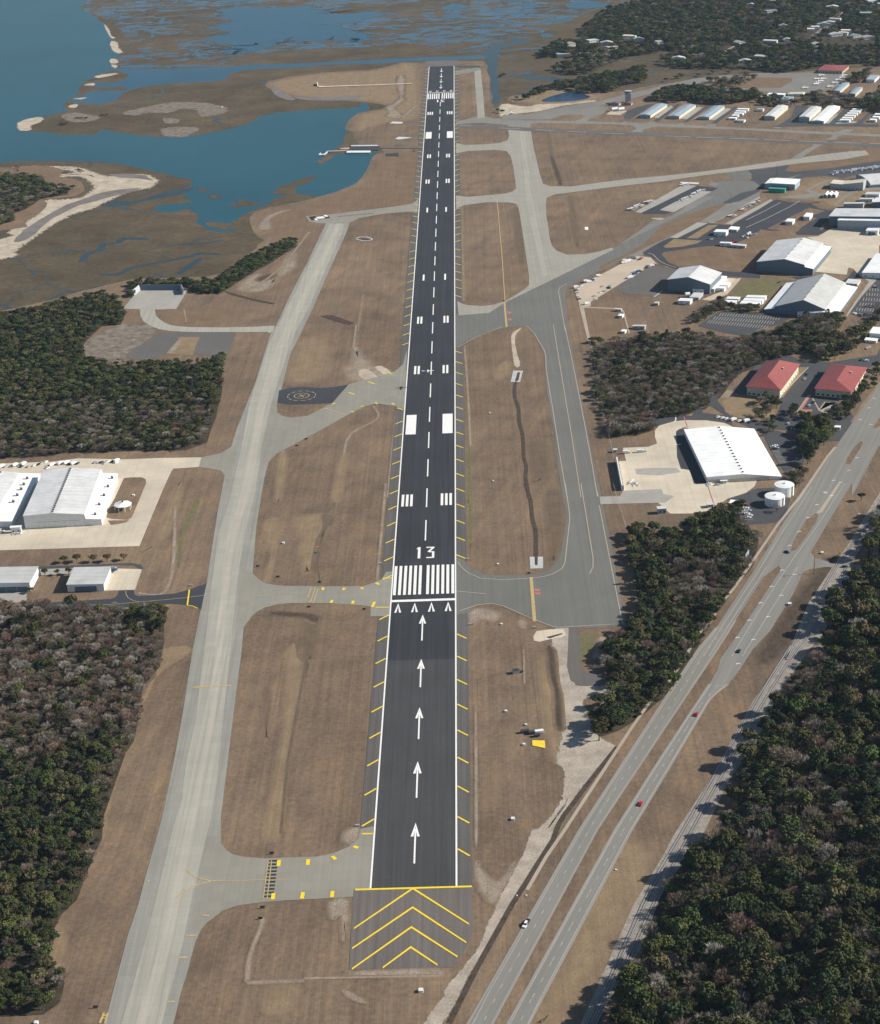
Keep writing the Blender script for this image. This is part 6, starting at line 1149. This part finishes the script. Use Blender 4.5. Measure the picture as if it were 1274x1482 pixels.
CARS={k:make_car('car',m_,suv=(k in('white_suv','silver_suv')),L=4.9 if 'suv' in k else 4.6) for k,m_ in (('white','car_white'),('silver','car_silver'),('dark','car_dark'),('red','car_red'),('blue','car_blue'),('white_suv','car_white'),('silver_suv','car_silver'))}
TR={'white':make_truck('truck','car_white'),'dark':make_truck('truck','car_blue')}
PH=make_plane('light_airplane'); PL=make_plane('light_airplane',True); PJ=make_plane('business_jet',False,True)
def wd(z,a,b_):  # world angle of a photo direction
    P=W(Z(*z,a+' '+b_)); d=P[1]-P[0]; return math.atan2(d.y,d.x)
def pt(z,s): return G(*Z(*z,s)[0])
HW=wd(Zw,'150,1120','795,0'); HWs=HW+math.pi
for z,s,k,lab,r in ((Zw,'480,556','white_suv','white car with dark windows alone on the western carriageway near the bottom of the photo',HWs),(Zw,'491,540','dark','dark car just ahead of the white car on the western carriageway',HWs),(Zs,'1143,893','red','red car on the eastern carriageway, nearer the bottom of the photo',HW),(Zt,'215,378','red','red car on the eastern carriageway where it widens to the turn lanes',HW),(Zp,'460,968','dark','dark car on the wide part of the eastern carriageway beside the arrows',HW),
    (Zp,'737,397','dark','dark car in the highway crossover gap between the medians',HW+.8),(Zp,'1070,482','dark','dark car at the railway level crossing',HW-1.3),(Zp,'500,125','red','red car in the small car park south of the white hangar',.3),(Zp,'1075,545','white','white car at the roadside beyond the level crossing',.2)):
    place(CARS[k],pt(z,s),r,lab)
def row(z,s,keys,label,group,rot,n=None,proto=None,scale=1):
    pts_=Z(*z,s)
    for i,q in enumerate(pts_):
        k=keys[i%len(keys)]; pr=CARS[k] if k in CARS else TR[k[2:]]
        place(pr,G(*q),rot+random.uniform(-.08,.08),label%{'white_suv':'white','silver_suv':'silver'}.get(k,k.replace('t_','')+(' box truck' if k[:2]=='t_' else '')),group%{'white_suv':'white','silver_suv':'silver'}.get(k,k.replace('t_','')),s=scale*(.78 if k[:2]=='t_' else 1))
vn='%s vehicle '
row(X3,'250,90 290,97 325,105 395,118 445,125 485,130 515,128 545,140',['white','white','white','t_white','white','dark','t_white','dark'],vn+'in the line parked north of the white hangar','%s vehicles lined up north of the white hangar',wd(X3,'250,90','545,135')+1.2)
row(X3,'780,355 790,378 770,385 760,365',['white','silver','dark','white'],vn+'parked against the east wall of the white hangar','%s vehicles at the east wall of the white hangar',wd(X3,'770,385','830,380'))
row(X3,'500,905 515,935 535,955 520,985 545,1000 500,960 480,980 530,1020',['dark','white','silver','white','white','white','silver','white'],vn+'in the small car park south of the white hangar','%s vehicles in the car park south of the white hangar',.1)
row(X3,'175,720 245,716 170,705',['white','silver','white'],vn+'parked in front of the white hangar door','%s vehicles at the white hangar door',.3)
row(X2,'300,485 430,475 460,470',['t_white','t_white','silver'],vn+'parked on the north west corner of the cream apron','%s vehicles on the north west corner of the cream apron',.15)
row(X1,'640,610 730,620 620,650 1160,385 1180,375 1150,490 1165,492 1110,485 700,850 660,880 350,985 480,1035',['dark','dark','silver','white','white','white','silver','dark','dark','silver','dark','silver'],vn+'parked around the red roofed office buildings','%s vehicles around the office buildings',1.2)
row(Y6,'90,255 110,245 135,240 150,230 165,238 190,235 130,265 200,232',['white','white','t_white','t_white','white','silver','white','silver'],vn+'parked in the small north ramp car park','%s vehicles in the small north ramp car park',1.2)
row(Y5,'1015,705 1040,695 1060,705',['red','red','dark'],vn+'parked behind the box trailers of the north ramp car park','%s vehicles behind the box trailers',.4)
row(Y5,'800,680 825,680 860,625 900,650 905,615',['blue','silver','dark','white','white'],vn+'beside the white roofed building of the north ramp car park','%s vehicles beside the north ramp building',.4)
row(Y6,'1045,915 1060,920 1100,925 1115,930 1140,925 1225,685 1240,690',['white','white','silver','silver','dark','silver','dark'],vn+'in the eastern car park below the gabled hangars','%s vehicles in the eastern car park',1.0)
row(Y5,'20,900 50,890 75,880 30,880',['t_white','t_white','t_white','t_white'],vn+'parked at the top of the storage yard','%s vehicles at the top of the storage yard',.4)
row(Y7,'590,150 625,138 690,110 745,115 705,105 770,100 210,570 130,400 150,385 100,430 120,455 130,520 125,500 110,415 200,340 230,345 260,330 170,350 290,300 310,290 330,285 370,390 350,450 370,445 400,440 430,400 450,385 640,300 660,295 720,240 740,240 750,235 830,180 860,175 875,180 290,490 300,520 440,410 200,345 215,335 245,325 275,315 100,400 650,305 700,265 815,200 850,185 900,165',['t_white','t_white','t_dark','dark','silver','red','t_white','silver','white','dark','silver','dark','silver','white'],vn+'parked along the edge of the cream storage yard','%s vehicles along the storage yard',.5)
row(X4,'100,145 130,140 165,140 180,150 200,130 240,150 285,140 330,130 350,120 385,110 415,145 440,140 400,160 510,125 540,125 580,130 620,125 800,115 830,115 850,115 880,120 905,105 950,105 980,105 975,115 20,150 50,150 650,125 560,120',['white','t_white','silver','dark','t_white','silver','white','dark','silver','white','dark','t_white'],vn+'parked in the line behind the western hangars','%s vehicles behind the western hangars',1.1)
row(X4,'15,695 130,715 160,715',['white','white','white'],vn+'parked in front of the westernmost hangar','%s vehicles before the westernmost hangar',.2)
row(Zm,'660,500 655,490 640,505',['blue','silver','blue'],vn+'beside the small hangar with the cream pad','%s vehicles beside the small hangar',.4)
# aircraft
LA='white light airplane '
def planes(z,s,proto,label,group,rot,sc_=1):
    for i,q in enumerate(Z(*z,s)): place(proto[i%len(proto)],G(*q),rot+random.uniform(-.1,.1),label,group,s=sc_)
place(PL,G(*Z(570,440,10.617,'522,1045')[0],14),math.pi/2+.02,'small white airplane flying low over the runway beside the fourth touchdown marks',None,z=14)
planes(Y5,'85,410 115,395 145,380 170,375 240,345 265,335',[PH,PL],LA+'parked at the near end of the outer light concrete strip','airplanes at the near end of the outer strip',2.4,1.25)
planes(Y5,'560,185 590,178',[PH],LA+'parked at the far end of the outer light concrete strip','airplanes at the far end of the outer strip',2.4)
planes(Y5,'550,322 575,312 630,290 665,265 695,250 715,240 740,230',[PL,PH],LA+'parked on the inner light concrete strip','airplanes on the inner light strip',2.4)
planes(Y5,'1005,470 1030,465 1115,413 1170,375 1215,355 1250,335',[PH,PL],LA+'parked in the line along the grass divider of the ramp','airplanes along the ramp divider',2.4)
planes(Y4,'830,345 860,325',[PJ],'white jet parked at the western end of the terminal ramp row','jets at the western end of the terminal row',2.6,.8)
planes(Y4,'925,325 965,315 1000,320 1030,305 1060,300',[PJ],'white jet parked in the middle of the terminal ramp row','jets in the middle of the terminal row',2.6,.8)
planes(Y4,'1105,305 1135,295 1180,285 1205,295 1235,275 1250,285',[PJ],'white jet parked at the eastern end of the terminal ramp row','jets at the eastern end of the terminal row',2.6,.8)
planes(Y3,'575,250 520,290 595,292 565,315 535,340 510,352',[PH,PL],LA+'in the western cluster on the far aircraft ramp','airplanes in the western cluster of the far ramp',.6,1.3)
planes(Y3,'845,250 820,275 775,305 735,340 680,385',[PH],LA+'in the eastern diagonal row on the far aircraft ramp','airplanes in the eastern row of the far ramp',.6,1.3)
planes(Y3,'380,400',[PH],LA+'alone at the south side of the far aircraft ramp',None,.6,1.3)
planes(Zc,'400,658',[PH],LA+'taxiing alone near the far sand area beside the crosswind taxiway',None,.2,1.2)
planes(X2,'355,760',[PH],LA+'on the western part of the cream apron, nearer the big hangar',None,2.6,.8); planes(X2,'385,778',[PL],LA+'on the western part of the cream apron, southern one of two',None,2.6,.7)
# airport signs, lights, equipment boxes
def sign(z,s,label,mat='metal_dark',w_=2.4,h_=1.1):
    p=pt(z,s); e=empty('airport_sign',p,0,label,'airport sign'); MB().box(-w_/2,w_/2,-.2,.2,.35,.35+h_).build('panel',mat,e); MB().box(-w_/2+.2,-w_/2+.35,-.15,.15,0,.35).build('leg','steel',e); MB().box(w_/2-.35,w_/2-.2,-.15,.15,0,.35).build('leg','steel',e)
for z,s,lab in ((Zv,'293,143','black sign on the grass above the southern west connector hold line'),(Zv,'240,455','black sign on the grass below the southern west connector hold line'),(Zn,'567,571','black sign north of the middle west connector hold line'),(Zn,'507,714','black sign south of the middle west connector hold line'),(Zo,'500,520','black sign beside the drain mouth at the eastern hold line'),(Zo,'532,833','black sign between the eastern hold line and the white culvert'),(Zm,'1100,590','red and white sign at the dark taxilane entrance'),
    (Zu,'552,1030','black sign on the grass near the bottom left corner of the photo'),(Zr,'785,1020','white sign beside the runway edge above the southern west connector'),(Zv,'228,518','small dark marker at the start of the thin trench'),(Zn,'920,465','small sign beside the shoulder near the threshold stripes'),(Zo,'160,815','small sign on the grass east of the runway near the displaced arrows'),(Zm,'932,882','black sign on the grass at the edge of the south western wood'),(Zo,'148,440','small sign at the corner of the eastern connector by the threshold'),(Zn,'328,540','small black sign at the lower left of the middle west lawn'),(Zn,'212,480','small black sign at the western edge of the middle west lawn'),(Zn,'825,727','small black sign south east of the middle west connector'),(Zg,'355,822','long sign at the hold line of the diagonal east taxiway'),(Zj,'490,662','dark low box sign south of the compass pad connector'),(Zj,'437,700','small black marker south of the compass pad connector')):
    sign(z,s,lab,'roof_white' if 'white' in lab or 'small sign' in lab else 'metal_dark')
sign(Zc,'1,1','x') if False else None
for z,s,lab,sz in ((Zv,'1152,935','square white equipment box on the grass below the blast pad',2.2),(Zs,'408,980','small white equipment box on the brown grass east of the runway arrows',2.0),(Zs,'368,358','small grey equipment box north of the yellow sheet',1.6),(Zs,'484,436','tiny grey box just north of the localizer equipment',1.4),(Zs,'472,550','tiny cream box west of the yellow sheet',1.6),(Zm,'415,652','white equipment box on the lawn before the small hangar',1.8),(Zm,'770,70','small white box on the lawn behind the white pavilion',2.0),(Zu,'210,1120','small white box at the bottom edge beside the south western wood',1.8),(Zn,'360,345','small white box in the middle west lawn',1.8),(Zk,'275,510','small white marker box on the grass east of the aiming marks',1.4),(Zk,'295,902','small white marker box on the grass east of the touchdown bars',1.4),(Zo,'322,466','small white marker box near the eastern connector',1.5),(Zo,'343,812','small white marker box below the eastern connector',1.5),(Zp,'1155,180','small pale box on the grass east of the highway',1.4),(Zp,'940,402','dark pump box on the grass beside the level crossing road',2.0),(Zp,'752,698','round pale manhole block on the grass between highway and railway',2.4),(Zw,'1003,237','tiny white box on the grass east of the highway',1.0),(Zw,'432,385','tiny white post beside the dirt road',.8),(Zw,'486,384','tiny white post on the highway verge',.8),(Zb,'5,620','small white block on the marsh west of the flats',3)):
    p=pt(z,s); e=empty('equipment_box',p,0,lab,'equipment box'); MB().box(-sz/2,sz/2,-sz/2,sz/2,.1,sz*.6).build('cabinet','roof_white',e); MB().box(-sz*.56,sz*.56,-sz*.56,sz*.56,0,.1).build('base','concrete_wall',e)
# antenna gear and yellow sheet
p=pt(Zs,'425,135'); e=empty('antenna_shelter',p,.1,'small camouflaged equipment shelter with solar panel on the grass east of the runway','shelter'); MB().box(-2,2,-1.5,1.5,0,2.2).build('cabin','wall_cream',e); MB().box(2.5,5,-1,1,.8,1).build('solar_panel','glass_dark',e); MB().box(3.6,3.8,-.1,.1,0,.8).build('leg','steel',e); MB().box(-2.2,2.2,-1.7,1.7,2.2,2.35).build('roof','metal_dark',e)
p=pt(Zs,'468,128'); e=empty('antenna_mast',p,0,'thin antenna mast with guy arms beside the small camouflaged shelter','mast'); MB().cyl((0,0),.12,0,7,8).build('pole','steel',e); MB().box(-2,2,-.06,.06,6,6.15).build('crossarm','steel',e); MB().box(-.06,.06,-2,2,5,5.15).build('crossarm','steel',e)
P=W(Z(*Zs,'520,525 592,527 595,570 520,555')); o=P[0]; V=[];FF=[];n=9
for i in range(n+1):
    for j in range(n+1):
        q=P[0].lerp(P[1],i/n).lerp(P[3].lerp(P[2],i/n),j/n)-o; V.append((q.x,q.y,.25+.22*abs(mn.noise(Vector((q.x*.5,q.y*.5,1))))))
for i in range(n):
    for j in range(n): k=i*(n+1)+j; FF.append((k,k+1,k+n+2,k+n+1))
me=bpy.data.meshes.new('yellow_sheet'); me.from_pydata(V,[],FF); me.update(); ys=link('yellow_sheet',me,'yellow_tarp'); ys.location=(o.x,o.y,0); tag(ys,'rumpled bright yellow sheet lying on the brown grass beside the equipment trailers','tarpaulin')
for s,lab in (('478,478','dark equipment trailer beside the yellow sheet, western one'),('515,485','small grey generator between the trailer and the white cart beside the yellow sheet'),('560,480','white and black equipment cart directly above the yellow sheet'),('548,500','black crate at the top left corner of the yellow sheet')):
    p=pt(Zs,s); e=empty('equipment_trailer',p,.2,lab,'equipment'); w_=1.6 if 'small' in lab or 'crate' in lab else 2.6; MB().box(-w_,w_,-1.1,1.1,.5,1.9).build('body','wall_white' if 'white and' in lab else 'metal_dark',e); MB().box(w_,w_+1.5,-.08,.08,.5,.62).build('tow_bar','steel',e)
    for sy in (-1,1): MB().cyl((0,.35),.35,sy*1.15-.1,sy*1.15+.1,10,None,'y').build('wheel','tire',e)
# blue roadside sign, poles and masts
p=pt(Zp,'505,455'); e=empty('billboard',p,HW,'blue roadside billboard seen from behind at the edge of the strip wood','billboard'); MB().box(-5,5,-.3,.3,4,8).build('panel','roof_bluegrey',e)
for x in (-3,3): MB().cyl((x,0),.3,0,4.5,10).build('post','steel',e)
def pole(z,s,hh,label,arm=True,grp=None):
    p=pt(z,s); e=empty('utility_pole',p,HW,label,'utility pole',grp); MB().cyl((0,0),.28,0,hh,8,.18).build('pole','wood_pole',e)
    if arm: MB().box(-1.6,1.6,-.1,.1,hh-1.2,hh-1.0).build('crossarm','wood_brown',e)
pole(Zp,'892,520',14,'tall utility pole beside the level crossing road'); pole(Zp,'508,478',10,'utility pole behind the blue billboard')
pole(Zl,'824,820',12,'light pole in the oak lined car park beside the white hangar',False); pole(Y5,'1004,352',14,'light mast on the ramp between the light strips and the divider',False); pole(Y4,'292,360',16,'light mast behind the white roofed blue walled hangar',False); pole(Zh,'680,100',6,'short mast beside the main ramp hangar',False)
pole(Zp,'170,450',9,'utility pole in the strip wood',False) if False else None
pole(Zc,'798,190',16,'thin pole at the marsh end of the far wood',False); pole(Y2,'595,370',14,'beacon mast behind the small white sheds',False); pole(X2,'190,600',8,'pole at the north end of the tall blast wall',False)
# windsock and fences
def fence(z,s,hh,label,sp=6):
    P=smooth(W(Z(*z,s)),3,False); o=P[0]; e=empty('fence',o,0,label,'fence'); V=[];FF=[]
    for i in range(len(P)-1):
        a,b_=P[i]-o,P[i+1]-o; d=(b_-a).normalized(); n=Vector((-d.y,d.x))*.04
        for z0,z1 in ((hh-.1,hh),(hh*.5,hh*.5+.06),(.15,.22)):
            k=len(V); V+=[(q.x,q.y,zz) for zz in (z0,z1) for q in (a-n,b_-n,b_+n,a+n)]; FF+=[(k,k+1,k+5,k+4),(k+3,k+7,k+6,k+2),(k+4,k+5,k+6,k+7)]
    mesh('rail',V,FF,'steel',e); acc=0; nx=0; cnt=0
    for i in range(len(P)-1):
        a,b_=P[i]-o,P[i+1]-o; L=(b_-a).length
        while nx<=acc+L and cnt<95: q=a.lerp(b_,(nx-acc)/L); MB().cyl((q.x,q.y),.07,0,hh+.1,6).build('post','steel',e); nx+=sp; cnt+=1
        acc+=L
fence(Zk,'850,100 880,240 930,500 960,640 990,780',2.4,'grey chain link fence between the eastern taxiway verge and the bare wood',6)
fence(Zo,'985,10 1060,260 1120,430 1150,560 1145,780',2.4,'grey chain link fence between the eastern taxiway verge and the strip wood',8)
fence(Zp,'860,10 680,250 520,480 440,600',2.2,'chain link fence above the highway sidewalk beside the strip wood',8)
p=pt(Zn,'548,398'); e=empty('windsock',p,0,'small windsock on a dark base in the middle west lawn','windsock'); MB().cyl((0,0),.1,0,5,8).build('pole','steel',e); MB().cyl((0,4.8),.4,0,2.6,10,.2,'x').build('sock','orange_paint',e); MB().cyl((0,0),1.3,0,.3,12).build('base','metal_dark',e)
# remove kinds never placed
for pr in list(CARS.values())+list(TR.values())+[PH,PL,PJ]:
    if pr.name not in USED:
        for ch in list(pr.children): bpy.data.objects.remove(ch)
        bpy.data.objects.remove(pr)
# ================================================================== AIR
hm=bpy.data.materials.new('haze'); hm.use_nodes=True; t=hm.node_tree; t.nodes.remove(t.nodes['Principled BSDF']); pv=t.nodes.new('ShaderNodeVolumePrincipled')
pv.inputs['Color'].default_value=(.55,.78,1,1); pv.inputs['Density'].default_value=.000017; pv.inputs['Anisotropy'].default_value=.0
t.links.new(pv.outputs[0],t.nodes['Material Output'].inputs['Volume']); M['haze']=hm
hz=MB().box(-16100,16100,-6100,26100,-1,600).build('haze','haze'); tag(hz,'thin blue haze over the whole airfield',None,None,'stuff'); hz['label']='thin bluish haze in the air over the whole airfield'
